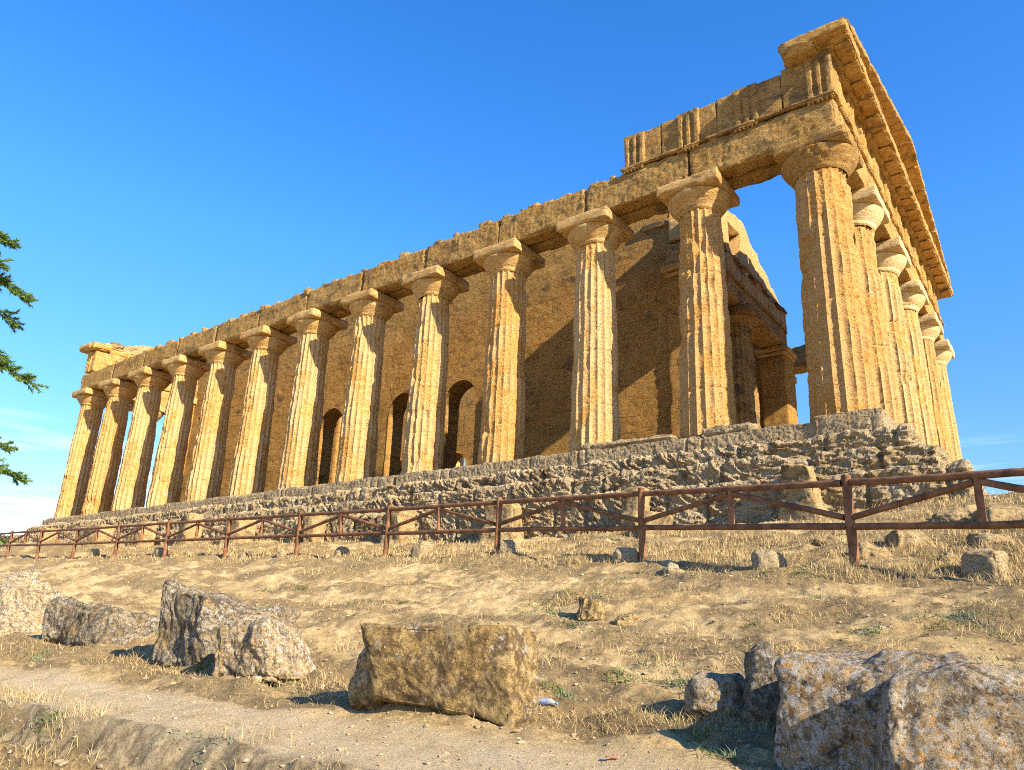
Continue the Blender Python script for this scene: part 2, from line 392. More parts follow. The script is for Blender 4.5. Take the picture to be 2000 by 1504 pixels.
# ---------------------------------------------------------------- ground
def axis(segs):
    a = [segs[0][0]]
    for (x0, x1, st) in segs:
        n = max(1, int(round((x1 - x0) / st))); a += list(x0 + (x1 - x0) * np.arange(1, n + 1) / n)
    return np.array(a)
gx = axis([(-900, -200, 100), (-200, -80, 20), (-80, -45, 2), (-45, -22, .2), (-22, -9, .09), (-9, 5.5, .034), (5.5, 9, .12), (9, 30, 1.5), (30, 100, 10), (100, 900, 100)])
gy = axis([(-900, -100, 100), (-100, -30, 10), (-30, -17.5, .5), (-17.5, -15.2, .06), (-15.2, -9, .032), (-9, -4, .045), (-4, -1.5, .09), (-1.5, 24, 1.2), (24, 100, 8), (100, 900, 100)])
GX, GY = np.meshgrid(gx, gy, indexing='ij')
GZ = hground(GX, GY)
def litter_mask(x, y):
    x = np.asarray(x, float); y = np.asarray(y, float); z = x * 0
    yf = np.interp(x, _fx, _fy)
    ys = y - .045 * (np.clip(x, -12, 6) - .8)
    path = sstep(-13.95, -13.6, ys) * (1 - sstep(-13.1, -12.8, ys))
    n = fbm(np.c_[x * .55, y * 1.3, z + 2], 5, .6)
    m = .45 + 1.7 * n
    m = m + .45 * np.exp(-((y - yf + .1) / .7) ** 2) + .25 * sstep(.2, 1.2, y - yf)
    m = m + .70 * sstep(-14.75, -14.3, ys) * (1 - sstep(-13.9, -13.68, ys))
    m = m + .40 * np.exp(-((ys + 12.15) / .35) ** 2) + .12 * sstep(-.5, 3, x) * sstep(-13, -12, y)
    m = m - .62 * path - .3 * (1 - sstep(-15.0, -14.7, ys))
    return np.clip(m, 0, 1), path
lm, pm = litter_mask(GX.ravel(), GY.ravel())
_ys = GY.ravel() - .045 * (np.clip(GX.ravel(), -12, 6) - .8) + .04 * np.sin(GX.ravel() * 1.3)
lgm = sstep(-14.02, -13.9, _ys) * (1 - sstep(-13.72, -13.60, _ys)) * sstep(-.25, .1, fbm(np.c_[GX.ravel() * 1.5, GY.ravel() * 3, GX.ravel() * 0 + 7], 3) + .1)
ground = mk('ground', np.c_[GX.ravel(), GY.ravel(), GZ.ravel()], grid_faces(len(gx), len(gy))[:, ::-1], M['ground'], attr={'litter': lm, 'track': pm, 'ledge': lgm})
tag(ground, 'dry sloping hillside of tan soil with a worn track', None, None, 'structure')

# ---------------------------------------------------------------- temple
SH = -.034
TL = (-19, 7.8, -2.5)
temple = tag(empty('ruined_temple', TL), 'ruined golden Doric stone temple with long colonnade on stepped base', 'temple')
def tp(name, VF, mat, parent=None, sharp=None, label=None):
    V, F = VF[:2]; V = np.array(V, float); V[:, 0] += SH * V[:, 1]
    o = mk(name, V, F, mat, parent or temple, sharp or (38 if name == 'column' else None), name not in ('step', 'stylobate', 'corner_block'), VF[2] if len(VF) > 2 else None)
    if label: o['label'] = label
    return o
CON = .115
XS = [0] + [-(3.2 - CON) - 3.2 * i for i in range(11)] + [-(2 * (3.2 - CON) + 32)]
YS = [0, 3.055, 6.27, 9.55, 12.765, 15.82]
XW = XS[-1]; YN = YS[-1]
ZB, ZN, ZA0, ZA1 = -.36, 5.70, 6.17, 6.5
rng = np.random.RandomState(11)

def shaft(x, y, seg, rows, seed, worn=.5, rb=.705, rn=.555, zb=ZB, zn=ZN, nfl=20):
    th = np.linspace(0, 2 * np.pi, seg, endpoint=False); z = np.linspace(zb, zn, rows)
    T, Z = np.meshgrid(th, z)
    t = (Z - zb) / (zn - zb)
    R = rb + (rn - rb) * (t * .85 + .15 * t * t)
    u = (T * nfl / (2 * np.pi)) % 1 * 2 - 1
    fl = (1 - u * u)
    P0 = np.c_[(x + np.cos(T) * R).ravel(), (y + np.sin(T) * R).ravel(), Z.ravel()] + np.array([seed, 0, 0])
    big = fbm(P0 * [1.3, 1.3, .8], 4).reshape(T.shape)
    er = sstep(.0 - worn * .34, .26 - worn * .22, big)
    med = fbm(P0 * [5, 5, 5], 4).reshape(T.shape)
    fine = fbm(P0 * [14, 14, 22], 3, .7).reshape(T.shape)
    dep = .064 * (R / rb)
    r = R - dep * fl * (1 - .55 * er) - er * (.030 + .060 * np.clip(med + .1, 0, 1)) + (.013 + .030 * er) * med + (.009 + .020 * er) * fine
    for j in (1.25, 2.75, 4.3):                    # drum joints
        r -= .034 * np.exp(-((Z - zb - j - .16 * math.sin(seed * 3)) / .028) ** 2) * (.35 + .65 * np.clip(med * 3 + .5, 0, 1))
    r -= np.clip(fbm(P0 * [.8, .8, .8] + 50, 3).reshape(T.shape) - .24, 0, 1) * .45     # broken-off pieces
    r -= np.exp(-(Z - zb) / .10) * .03 * np.clip(.5 + 2 * med, 0, 1.4)
    V = np.c_[(x + np.cos(T) * r).ravel(), (y + np.sin(T) * r).ravel(), Z.ravel()]
    return V, grid_faces(rows, seg, True), {'worn': np.clip(er + .5 * med, 0, 1).ravel()}

def capital(x, y, seg, seed, z0=ZN, z1=ZA0, rn=.555, rt=.83):
    prof = [(rn - .03, -.02), (rn - .004, 0), (rn + .004, .012), (rn + .024, .024), (rn + .016, .036), (rn + .036, .048), (rn + .03, .06)]
    k = np.linspace(0, 1, 12)
    for a in k:
        prof.append((rn + .03 + (rt - rn - .03) * math.sin(a * 1.25) / math.sin(1.25), .06 + (z1 - z0 - .10) * a))
    prof += [(rt - .004, z1 - z0 - .02), (rt - .03, z1 - z0 + .004), (.2, z1 - z0 + .004)]
    prof = np.array(prof); th = np.linspace(0, 2 * np.pi, seg, endpoint=False)
    R = np.repeat(prof[:, :1], seg, 1); Z = z0 + np.repeat(prof[:, 1:], seg, 1); T = np.repeat(th[None], len(prof), 0)
    P0 = np.c_[(x + np.cos(T) * R).ravel(), (y + np.sin(T) * R).ravel(), Z.ravel()] + np.array([seed, 0, 0])
    n = fbm(P0 * 2.2, 4).reshape(R.shape); n2 = fbm(P0 * 9, 3).reshape(R.shape)
    R = R + .008 * n2 + .008 * n - np.clip(n - .30, 0, 1) * .5 * (R > .6)
    V = np.c_[(x + np.cos(T) * R).ravel(), (y + np.sin(T) * R).ravel(), Z.ravel()]
    return V, grid_faces(len(prof), seg, True)

def column(x, y, q, seed, worn=.5, mat='column', capmat='capital', i_chip=False, rb=.705, rn=.555):
    seg, rows = {3: (240, 170), 2: (160, 110), 1: (100, 60), 0: (60, 24)}[q]
    o = tp('column', shaft(x, y, seg, rows, seed, worn, rb, rn), M[mat])
    tp('capital', capital(x, y, max(32, seg // 2), seed, rn=rn, rt=max(.83, rn + .26)), M[capmat], o)
    r = {3: .05, 2: .07, 1: .12, 0: .3}[q]
    tp('abacus', block((x, y, (ZA0 + ZA1) / 2 + .001), (1.70, 1.70, ZA1 - ZA0 - .004), r, .012, .075 if i_chip else .045, .015, seed * 3.1, 2.2), M[capmat], o)
for i, x in enumerate(XS):
    column(x, 0, 3 if i < 5 else 2, 7.3 * i + 1, [.75, .25, .35, .4, .4, .35, .45, .4, .4, .5, .4, .5, .5][i], capmat='beam' if i == 0 else 'capital', i_chip=i < 2, rb=.735 if i == 0 else .705, rn=.625 if i == 0 else .555)
for j in range(1, 6):
    column(0, YS[j], 3 if j < 3 else 2, 91 + 5.1 * j, .18, capmat='pale_capital')
for i, x in enumerate(XS[1:]):
    column(x, YN, 0 if 2 < i < 8 else 1, 140 + 3.3 * i, .4)
for j in range(1, 5):
    column(XW, YS[j], 1, 200 + 3.7 * j, .4)

# stepped base: four courses of crumbling stone
def strip(c, s, res, seed, amp, kind):
    c = np.array(c, float); s = np.array(s, float)
    n = np.clip(np.ceil(s / res).astype(int), 2, 1400); P, F = box_grid(*n); h = s / 2; p = P * h
    r = .05 if kind == 'step' else .03
    q = np.clip(p, -(h - r), h - r); d = p - q; nr = d / (np.linalg.norm(d, axis=1)[:, None] + 1e-9)
    p = q + nr * r; w = p + c
    run = w[:, 0] if s[0] > s[1] else w[:, 1]
    if kind == 'step':
        # slanting beds, dipping to the right; level near the corner
        dip = np.radians(30) * (1 - sstep(-3.5, -.5, run)) * (.7 + .5 * fbm(np.c_[run * .25, run * 0, run * 0 + seed], 2)) if s[0] > s[1] else np.zeros(len(w))
        wv = w + .10 * np.c_[fbm(w * 1.7, 2), fbm(w * 1.7 + 9, 2), fbm(w * 1.7 + 5, 2)]
        rv = wv[:, 0] if s[0] > s[1] else wv[:, 1]
        al = rv * np.cos(dip) - wv[:, 2] * np.sin(dip); ac = rv * np.sin(dip) + wv[:, 2] * np.cos(dip)
        ot = wv[:, 1] if s[0] > s[1] else wv[:, 0]
        cr = np.c_[al * 1.6, ot * 2.2, ac * 6.5]
        a = amp * (1.0 * fbm(w * [1.0, 1.0, 1.3] + seed, 4) * 1.2 - .05)
        a += amp * .95 * (fbm(cr + seed, 4, .62, ridged=True) - .25)
        a += amp * .55 * fbm(np.c_[al * 4, ot * 5, ac * 11] + seed, 4, .65)
        a -= amp * .9 * np.clip(fbm(w * 4.6 + seed, 3, .6) - .12, 0, 1)
        jt = ((run + .9 * np.sin(seed * 2.1) + .3 * np.sin(np.floor(run / 1.4) * 2.7)) / 1.4) % 1
        a -= .10 * np.exp(-((np.minimum(jt, 1 - jt) * 1.4) / .04) ** 2)
        a += amp * .30 * fbm(np.c_[al * 9, ot * 12, ac * 22] + seed, 2, .7)
    else:
        a = amp * (fbm(w * 1.5 + seed, 4) * 1.3 - .2) - amp * .9 * np.clip(fbm(w * 5, 3), 0, 1) + amp * .7 * fbm(w * 12, 2, .7)
        ad = h - np.abs(P * h); near = 1 - sstep(0, .12, np.sort(ad, axis=1)[:, 1])
        a -= near * np.clip(fbm(w * .9 + 40, 3) + .12, 0, 1) * .22
        jt = ((run + .8 * np.sin(np.floor(run / 1.55) * 3.7) * .25) / 1.55) % 1
        a -= .05 * np.exp(-((np.minimum(jt, 1 - jt) * 1.55) / .03) ** 2)
    return p + nr * a[:, None] + c, F
EDGE = [(.90, -.36, -1.0), (1.40, -.85, -1.5), (1.87, -1.30, -2.0), (2.34, -1.82, -3.3)]
for k, (e, zt, zb) in enumerate(EDGE):
    wdt = 1.5; parts = []
    zc = (zt + zb) / 2; hz = zt - zb
    kind = 'kerb' if k == 0 else 'step'; amp = .035 if k == 0 else .118
    x0, x1 = XW - e, e
    near = -13.
    parts.append(strip(((near + x1) / 2, -e + wdt / 2, zc), (x1 - near, wdt, hz), .034, k * 9.1, amp, kind))
    parts.append(strip(((x0 + near) / 2, -e + wdt / 2, zc), (near - x0, wdt, hz), .062, k * 9.1, amp, kind))
    parts.append(strip((e - wdt / 2, (-e + wdt + YN + e) / 2, zc), (wdt, YN + 2 * e - wdt, hz), .09, k * 9.1, amp * .7, kind))
    parts.append(strip((x0 + wdt / 2, (-e + wdt + YN + e) / 2, zc), (wdt, YN + 2 * e - wdt, hz), .2, k * 9.1, amp, kind))
    parts.append(strip(((x0 + x1) / 2, YN + e - wdt / 2 - .01, zc), (x1 - x0 - 2 * wdt, wdt, hz), .25, k * 9.1, amp, kind))
    if k == 0: parts.append(block((XW / 2, YN / 2, zc - .03), (-XW - 1.15, YN - 1.15, hz), .4, .01, .01, .01, 4))
    tp('stylobate' if k == 0 else 'step', cat(parts), M['kerb' if k == 0 else 'step'])
tp('corner_block', block((.24, -.20, -.55), (1.40, 1.52, .60), .034, .025, .08, .03, 3.3, 2.2, fine=.03), M['kerb'])
tp('corner_block', block((-2.35, -.55, -.30), (1.25, .66, .26), .035, .03, .14, .05, 13.3, 2.2, fine=.02), M['kerb'])
tp('corner_block', block((-4.75, -.62, -.30), (2.3, .52, .20), .035, .03, .12, .05, 16.3, 2.2, fine=.02), M['kerb'])
tp('corner_block', block((-6.05, -.66, -.28), (.30, .42, .26), .035, .03, .06, .08, 19.3, 2.2), M['kerb'])

# architrave: one beam per bay, two beams deep
def beams(x_edges, y0, y1, z0, z1, res, seed, amp=.02, chip=.08, axis_='x'):
    out = []
    for k in range(len(x_edges) - 1):
        a, b = sorted((x_edges[k], x_edges[k + 1]))
        out.append(('b', a + .004, b - .004))
    parts = []
    for k, (_, a, b) in enumerate(out):
        zz = z1 + .012 * math.sin(k * 2.3 + seed)
        if axis_ == 'x': parts.append(block(((a + b) / 2, (y0 + y1) / 2, (z0 + zz) / 2), (b - a, y1 - y0, zz - z0), res, amp, chip, .015, seed, 1.7, fine=.03))
        else: parts.append(block(((y0 + y1) / 2, (a + b) / 2, (z0 + zz) / 2), (y1 - y0, b - a, zz - z0), res, amp, chip, .015, seed, 1.7, fine=.02))
    return cat(parts)
AE = [.62] + XS[1:-1] + [XW - .62]
tp('architrave', cat([beams(AE[:6], -.61, -.03, ZA1, 7.50, .05, 2., .02), beams(AE[5:], -.61, -.03, ZA1, 7.49, .08, 2., .02),
                      beams([.05] + AE[1:-1] + [XW - .05], .0, .57, ZA1, 7.46, .12, 5., .02)]), M['beam'])
# broken upper edge along the long side: knobs left of the lost course
kn = []
xx = -5.3
while xx > XW + .8:
    w_ = rng.uniform(.14, .55); h_ = rng.uniform(.05, .17)
    kn.append(block((xx - w_ / 2, rng.uniform(-.42, -.30), 7.40 + h_ / 2), (w_, rng.uniform(.3, .5), h_ + .20), .05, .03, .08, .05, xx, 3.)); xx -= w_ + rng.uniform(.05, .75)
for k_ in kn: tp('crest_stone', k_, M['beam'])
tp('architrave', cat([beams([-.02] + YS[1:-1] + [YN + .6], .03, .61, ZA1, 7.50, .06, 8., .012, .04, 'y'), beams([.62] + YS[1:-1] + [YN - .6], -.55, .0, ZA1, 7.46, .15, 9., .012, .04, 'y')]), M['cornice'])
tp('architrave', cat([beams([.05] + XS[1:-1] + [XW + .05], YN - .57, YN + .6, ZA1, 7.48, .2, 12.)]), M['beam'])
tp('architrave', cat([beams([.0] + YS[1:-1] + [YN], XW - .6, XW + .55, ZA1, 7.50, .12, 14., .012, .04, 'y')]), M['cornice'])

# frieze pieces. local frame: u along, v outward, w up
def triglyph(c, ux, vx, w, h, depth, res, seed, proud=.06):
    """c = centre of the bottom on the wall line; two full grooves and two half ones"""
    pts = [(-.5, -.06), (-.5, 0.03), (-.455, .06), (-.335, .06)]
    for s in (-1, 1):
        m = s * .165
        pts += [(m - .115 if s < 0 else m - .085, .06)] if False else []
    pts = [(-.5, -.05), (-.5, .005), (-.44, .06), (-.27, .06), (-.167, -.015), (-.063, .06), (.063, .06), (.167, -.015), (.27, .06), (.44, .06), (.5, .005), (.5, -.05)]
    P = []
    for a, b in zip(pts[:-1], pts[1:]):
        n = 3
        for k in range(n): P.append((a[0] + (b[0] - a[0]) * k / n, a[1] + (b[1] - a[1]) * k / n))
    P.append(pts[-1]); P = np.array(P)
    rows = max(3, int(h / res)); zz = np.linspace(0, h, rows)
    U = np.repeat(P[None, :, 0] * w, rows, 0); Vv = np.repeat(P[None, :, 1], rows, 0).copy(); Z = np.repeat(zz[:, None], len(P), 1)
    gtop = sstep(h - .16, h - .10, Z)                       # grooves close under a plain band
    Vv = np.where((Vv < .06) & (np.abs(U) < w * .49), Vv + (.06 - Vv) * gtop, Vv)
    ux = np.array(ux, float); vx = np.array(vx, float)
    X = np.array(c, float) + U.ravel()[:, None] * ux + (Vv.ravel()[:, None] * 1.0) * vx + Z.ravel()[:, None] * np.array([0, 0, 1.])
    a = fbm(X * 2.1 + seed, 3).reshape(-1, 1) * .035 + fbm(X * 9 + seed, 3).reshape(-1, 1) * .02
    X = X + a * vx
    # top cap
    F = grid_faces(rows, len(P))
    return X, (F if np.cross(ux, vx)[2] < 0 else F[:, ::-1])

def frieze(name, origin, ux, vx, trigs, ends, z0, z1, depth, res, seed, mat, tops=None, tw=.64):
    """solid backing of metope blocks with proud triglyphs as sub-parts"""
    ux = np.array(ux, float); vx = np.array(vx, float); o3 = np.array(origin, float); parts = []
    cuts = [ends[0]] + [(a + b) / 2 for a, b in zip(trigs[:-1], trigs[1:])] + [ends[1]]
    for k in range(len(cuts) - 1):
        a, b = cuts[k], cuts[k + 1]; zt = z1 if tops is None else tops[k]
        cc = o3 + ux * (a + b) / 2 - vx * depth / 2; s = np.abs(ux) * (abs(b - a) + .0) + np.abs(vx) * depth; s[2] = zt - z0
        cc[2] = (z0 + zt) / 2
        parts.append(block(cc, s, res, .018, .018, .004, seed, 1.9, fine=.02))
    fr = tp(name, cat(parts), M[mat])
    for k, t_ in enumerate(trigs):
        zt = z1 if tops is None else tops[k]
        cc = o3 + ux * t_; cc[2] = z0 + .01
        tp('triglyph', triglyph(cc, ux, vx, tw, zt - z0 - .02, depth, res * .9, seed + k), M[mat], fr)
    return fr

def taenia(a, b, y, z, h, d, vx, res, seed, mat, trigs=(), tw=.64):
    """projecting band with short regulae and drops below the triglyphs"""
    ux = np.array([0, 1., 0]) if abs(vx[0]) > .5 else np.array([1., 0, 0]); vx = np.array(vx, float); parts = []
    def put(u0, u1, z0, z1, dd, rs, chip=.05):
        cc = ux * (u0 + u1) / 2 + vx * (dd / 2 - .05); s = np.abs(ux) * abs(u1 - u0) + np.abs(vx) * (dd + .1)
        cc = cc + (np.array([y, 0, 0]) if abs(vx[0]) > .5 else np.array([0, y, 0])); cc[2] = (z0 + z1) / 2; s[2] = z1 - z0
        parts.append(block(cc, s, rs, .014, chip, .012, seed, 3.))
    n = max(1, int(abs(b - a) / 1.6))
    for k in range(n): put(a + (b - a) * k / n + .003, a + (b - a) * (k + 1) / n - .003, z, z + h, d, res)
    for t_ in trigs:
        put(t_ - tw / 2, t_ + tw / 2, z - .055, z - .002, d * .8, res, .02)
        for g in range(6):
            u = t_ - tw / 2 + (g + .5) * tw / 6; put(u - .026, u + .026, z - .10, z - .056, d * .7, .03, .005)
    return cat(parts)
ST = [.30, -1.5, -3.08, -4.70]
frieze('frieze', (0, -.53, 0), (1, 0, 0), (0, -1, 0), ST, (.60, -5.02), 7.60, 8.70, 1.0, .05, 3.1, 'beam', tops=[8.80, 8.70, 8.66, 8.62])
tp('taenia', taenia(-5.1, .66, -.61, 7.50, .09, .07, (0, -1, 0), .04, 2.2, 'beam', ST), M['beam'])
ET = [.30]
for j in range(5): ET += [(YS[j] + YS[j + 1]) / 2 + (.12 if j == 0 else -.12 if j == 4 else 0), YS[j + 1] if j < 4 else YN - .30]
frieze('frieze', (.53, 0, 0), (0, 1, 0), (1, 0, 0), ET, (.55, YN + .6), 7.60, 8.84, .9, .06, 6.1, 'cornice')
tp('taenia', taenia(-.60, YN + .6, .61, 7.50, .09, .07, (1, 0, 0), .06, 7.2, 'cornice', ET), M['cornice'])
# east cornice with mutules, then the low gable
cb = []; y_ = -1.0
edges = [-1.0] + list(np.arange(.55, YN + .3, 1.27)) + [YN + 1.0]
for a, b in zip(edges[:-1], edges[1:]):
    cb.append(block((.34, (a + b) / 2, 9.05), (1.56, b - a - .012, .36), .05, .02, .09, .02, a, 2.1, fine=.015))
cb.append(block((-.02, -.20, 9.00), (.86, 1.58, .44), .045, .05, .16, .05, 33, 1.8, fine=.02))
geison = tp('cornice', cat(cb), M['cornice'])
tp('bed_moulding', block((.30, YN / 2, 8.855), (.86, YN + 1.26, .05), .08, .01, .04, .012, 5, 2), M['cornice'], geison)
for k in range(21):
    yy = -.30 + (YN + .6) * k / 20
    tp('mutule', block((.885, yy, 8.842), (.40, .54, .055), .06, .01, .05, .012, k * 1.7, 2.), M['cornice'], geison)
def rake(sgn):
    parts = []; ap = YN / 2; L = ap + .62; sl = math.atan2(10.98 - 9.24, L); n = 7
    for k in range(n):
        ln = L / math.cos(sl) / n
        V, F = block((.26, ln * (k + .5), .11), (1.72, ln - .012, .22), .06, .02, .07, .02, k * 2.3 + sgn, 2., fine=.015)
        c, s = math.cos(sl), math.sin(sl)
        y = V[:, 1] * c - V[:, 2] * s - .62; z = V[:, 1] * s + V[:, 2] * c + 9.24
        xo = .15 * np.clip(1 - np.abs(y - ap) / 8.5, 0, 1); y = y if sgn > 0 else YN - y
        parts.append((np.c_[V[:, 0] + xo, y, z], F if sgn > 0 else F[:, ::-1]))
    return cat(parts)
tp('raking_cornice', rake(1), M['cornice']); tp('raking_cornice', rake(-1), M['cornice'])
def gable(x0, x1, yl, yr, zb, zl, zt, res, seed, ragged=.0, nz_=24):
    ny = int((yr - yl) / res); yy = np.linspace(yl, yr, ny)
    top = zl + (zt - zl) * (1 - np.abs(yy - (yl + yr) / 2) / ((yr - yl) / 2))
    top = top + ragged * (np.round(fbm(np.c_[yy * 1.3, yy * 0, yy * 0 + seed], 3) * 5) / 5 + .3 * fbm(np.c_[yy * 5, yy * 0, yy * 0 + seed], 2))
    t = np.linspace(0, 1, nz_); Vs = []
    for x in (x1, x0):
        P = np.c_[np.full(ny * nz_, x), np.repeat(yy, nz_), (zb + (top[:, None] - zb) * t).ravel()]
        P[:, 0] += .04 * fbm(P * 1.7 + seed, 4) * (1 if x == x1 else -1) + .02 * fbm(P * 7, 2)
        Vs.append(P)
    n = ny * nz_; F = [grid_faces(ny, nz_), grid_faces(ny, nz_)[:, ::-1] + n]
    i = np.arange(n).reshape(ny, nz_)
    def ed(a): return np.stack([a[:-1], a[1:], a[1:] + n, a[:-1] + n], -1)
    F += [ed(i[:, -1])[:, ::-1], ed(i[:, 0]), ed(i[0])[:, ::-1], ed(i[-1])]
    return np.concatenate(Vs), np.concatenate(F)
tp('pediment_wall', gable(-.30, .42, .15, YN - .15, 9.22, 9.24, 10.95, .2, 4), M['cornice'])
# west front: frieze, cornice and broken gable, seen from inside above the colonnade
frieze('frieze', (XW - .53, 0, 0), (0, 1, 0), (-1, 0, 0), [.30] + [(YS[j] + YS[j + 1]) / 2 for j in range(5)] + [YN - .3], (-.55, YN + .55), 7.58, 8.78, .95, .10, 21.1, 'cornice')
frieze('frieze', (XW, -.53, 0), (1, 0, 0), (0, -1, 0), [-.25], (.25, -.55), 7.58, 8.72, .6, .06, 24.1, 'cornice', tw=.5)
tp('cornice', cat([block((XW - .38, YN / 2 + .1, 8.98), (1.44, YN + 2.0, .36), .10, .03, .14, .03, 40, 1.5), block((XW + .1, -.35, 8.97), (1.1, 1.0, .40), .06, .04, .2, .04, 41, 1.8)]), M['cornice'])
tp('pediment_wall', gable(XW - .45, XW + .30, -.15, YN + .3, 9.14, 9.30, 11.2, .12, 8, .28), M['fragment'])
for c_, s_ in (((XW + .05, .55, 9.36), (.7, .7, .30)), ((XW, 1.35, 9.46), (.6, .7, .24)), ((XW - .1, 2.5, 9.8), (.7, .55, .3))):
    tp('gable_stone', block(c_, s_, .06, .04, .1, .06, c_[1] * 9, 2.), M['fragment'])

# cella
def arch_wall(xa, xb, y0, y1, z0, ztop, arches, res, seed, notch=.25):
    """wall along x between xa<xb with round-headed openings (centre, radius, spring)"""
    segs = []; cur = xa
    for (xc, r, sp) in sorted(arches):
        segs.append((cur, xc - r, None)); segs.append((xc - r, xc + r, (xc, r, sp))); cur = xc + r
    segs.append((cur, xb, None))
    nz_ = int((ztop - z0) / res); parts = []
    t = np.linspace(0, 1, nz_)
    def disp(P, sgn):
        w = P * [1, 1, 1.6] + seed
        a = .03 * fbm(w * .7, 3) + .016 * fbm(w * [3, 3, 7], 4, .6) - .16 * np.clip(fbm(w * [1.0, 1.0, 2.6] + 9, 3) - .34, 0, 1)
        a -= .012 * np.clip(fbm(w * [5, 5, 9], 3, ridged=True) - .3, 0, 1)
        P = P.copy(); P[:, 1] += sgn * a; return P
    def topz(x): return ztop + notch * np.round(fbm(np.c_[x * .8, x * 0 + y0, x * 0], 2) * 3) / 3 + .1 * fbm(np.c_[x * 4, x * 0 + y0, x * 0], 2)
    for (a, b, ar) in segs:
        if ar:
            k = np.linspace(0, np.pi, 34); xx = ar[0] - ar[1] * np.cos(k); zl = ar[2] + ar[1] * np.sin(k)
        else:
            n = max(2, int((b - a) / res) + 1); xx = np.linspace(a, b, n); zl = np.full(n, z0)
        zt = topz(xx); n = len(xx); G = []
        for y, sg in ((y0, -1), (y1, 1)):
            P = np.c_[np.repeat(xx, nz_), np.full(n * nz_, y), np.maximum(zl[:, None], z0 + (zt - z0)[:, None] * t).ravel()]
            G.append(disp(P, sg))
        N = n * nz_; i = np.arange(N).reshape(n, nz_)
        def ed(a_): return np.stack([a_[:-1], a_[1:], a_[1:] + N, a_[:-1] + N], -1)
        F = [grid_faces(n, nz_)[:, ::-1], grid_faces(n, nz_) + N, ed(i[:, -1])[:, ::-1]]
        if ar: F.append(ed(i[:, 0]))
        else:
            cz = z0 + (zt[0] - z0) * t; lo_ = int((cz < 3.2).sum()) + 1
            F += [ed(i[0][:None if a == xa else lo_])[:, ::-1], ed(i[-1][:None if b == xb else lo_])]
        parts.append((np.concatenate(G), np.concatenate(F)))
    return cat(parts)
SA = [(-14.0, .78, 3.2), (-17.05, .78, 3.2), (-21.45, .78, 3.2)]
tp('cella_wall', arch_wall(-33.3, -5.35, 3.1, 3.95, -.35, 8.7, SA, .075, 2.), M['wall'])
tp('cella_wall', arch_wall(-33.3, -5.35, 11.85, 12.7, -.35, 8.7, [(-21.9, .72, 3.1), (-17.5, .72, 3.1), (-13.5, .72, 3.1), (-26, .72, 3.1)], .2, 5.), M['wall'])
for yc in (3.52, 12.28):
    a_ = tp('anta', block((-5.0, yc, 2.75), (1.02, 1.02 if yc < 5 else 1.3, 6.2), .07, .015, .05, .015, yc, 1.6), M['wall'])
    tp('anta_capital', cat([block((-5.0, yc, 5.93), (1.14, 1.14 if yc < 5 else 1.42, .16), .07, .012, .05, .015, yc), block((-5.0, yc, 6.13), (1.3, 1.30 if yc < 5 else 1.56, .22), .07, .012, .06, .015, yc)]), M['capital'], a_)
    b_ = tp('anta', block((-33.6, yc, 2.75), (1.02, 1.02, 6.2), .12, .015, .05, .015, yc + 9, 1.6), M['wall'])
    tp('anta_capital', block((-33.6, yc, 6.05), (1.25, 1.25, .36), .12, .012, .06, .015, yc), M['capital'], b_)
# cross walls with a doorway
def cross(x0, x1, res, seed):
    P = []
    for (a, b, z0, z1) in ((3.96, 6.5, -.35, 8.6), (9.3, 11.84, -.35, 8.6), (6.5, 9.3, 5.6, 8.6)):
        P.append(block(((x0 + x1) / 2, (a + b) / 2, (z0 + z1) / 2), (x1 - x0, b - a - .004, z1 - z0), res, .02, .08, .02, seed, 1.2))
    return cat(P)
tp('cross_wall', cross(-10.4, -9.5, .15, 3), M['wall']); tp('cross_wall', cross(-29.4, -28.6, .2, 5), M['wall'])
# porch between the antae
def inner_col(x, y, q, seed):
    seg, rows = (140, 110) if q else (60, 30)
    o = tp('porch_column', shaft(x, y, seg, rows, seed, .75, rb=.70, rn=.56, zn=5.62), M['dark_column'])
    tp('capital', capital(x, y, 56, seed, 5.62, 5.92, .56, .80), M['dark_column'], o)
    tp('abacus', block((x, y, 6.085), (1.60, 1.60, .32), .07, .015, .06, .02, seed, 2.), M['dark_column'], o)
inner_col(-5.0, 7.75, 1, 300)
for y in (6.2, 9.4): inner_col(-33.6, y, 0, 320 + y)
for xp, vx, q in ((-5.0, 1, .07), (-33.6, -1, .16)):
    y0, y1 = 2.98, 12.35
    tp('porch_architrave', cat([block((xp, a + .001 + (b - a) / 2, 6.62), (.95, b - a - .01, .74), q, .012, .05, .015, a, 1.8) for a, b in ((y0, 6.9), (6.9, 9.4), (9.4, y1))]), M['beam'])
    PT = list(np.linspace(y0 + .3, y1 - .3, 7))
    frieze('porch_frieze', (xp + vx * .44, 0, 0), (0, 1, 0), (vx, 0, 0), PT, (y0, y1), 7.07, 7.80, .8, q, 8 + xp, 'capital', tw=.56)
    tp('taenia', taenia(y0, y1, xp + vx * .475, 6.99, .075, .06, (vx, 0, 0), q, 3 + xp, 'beam', PT, .56), M['beam'])
tp('porch_cornice', cat([block((-4.95, a + .7, 7.85), (1.0 + .06 * math.sin(a * 3), 1.38, .12), .05, .04, .10, .03, a, 2.) for a in np.arange(2.98, 11.8, 1.35)]), M['dark_column'])
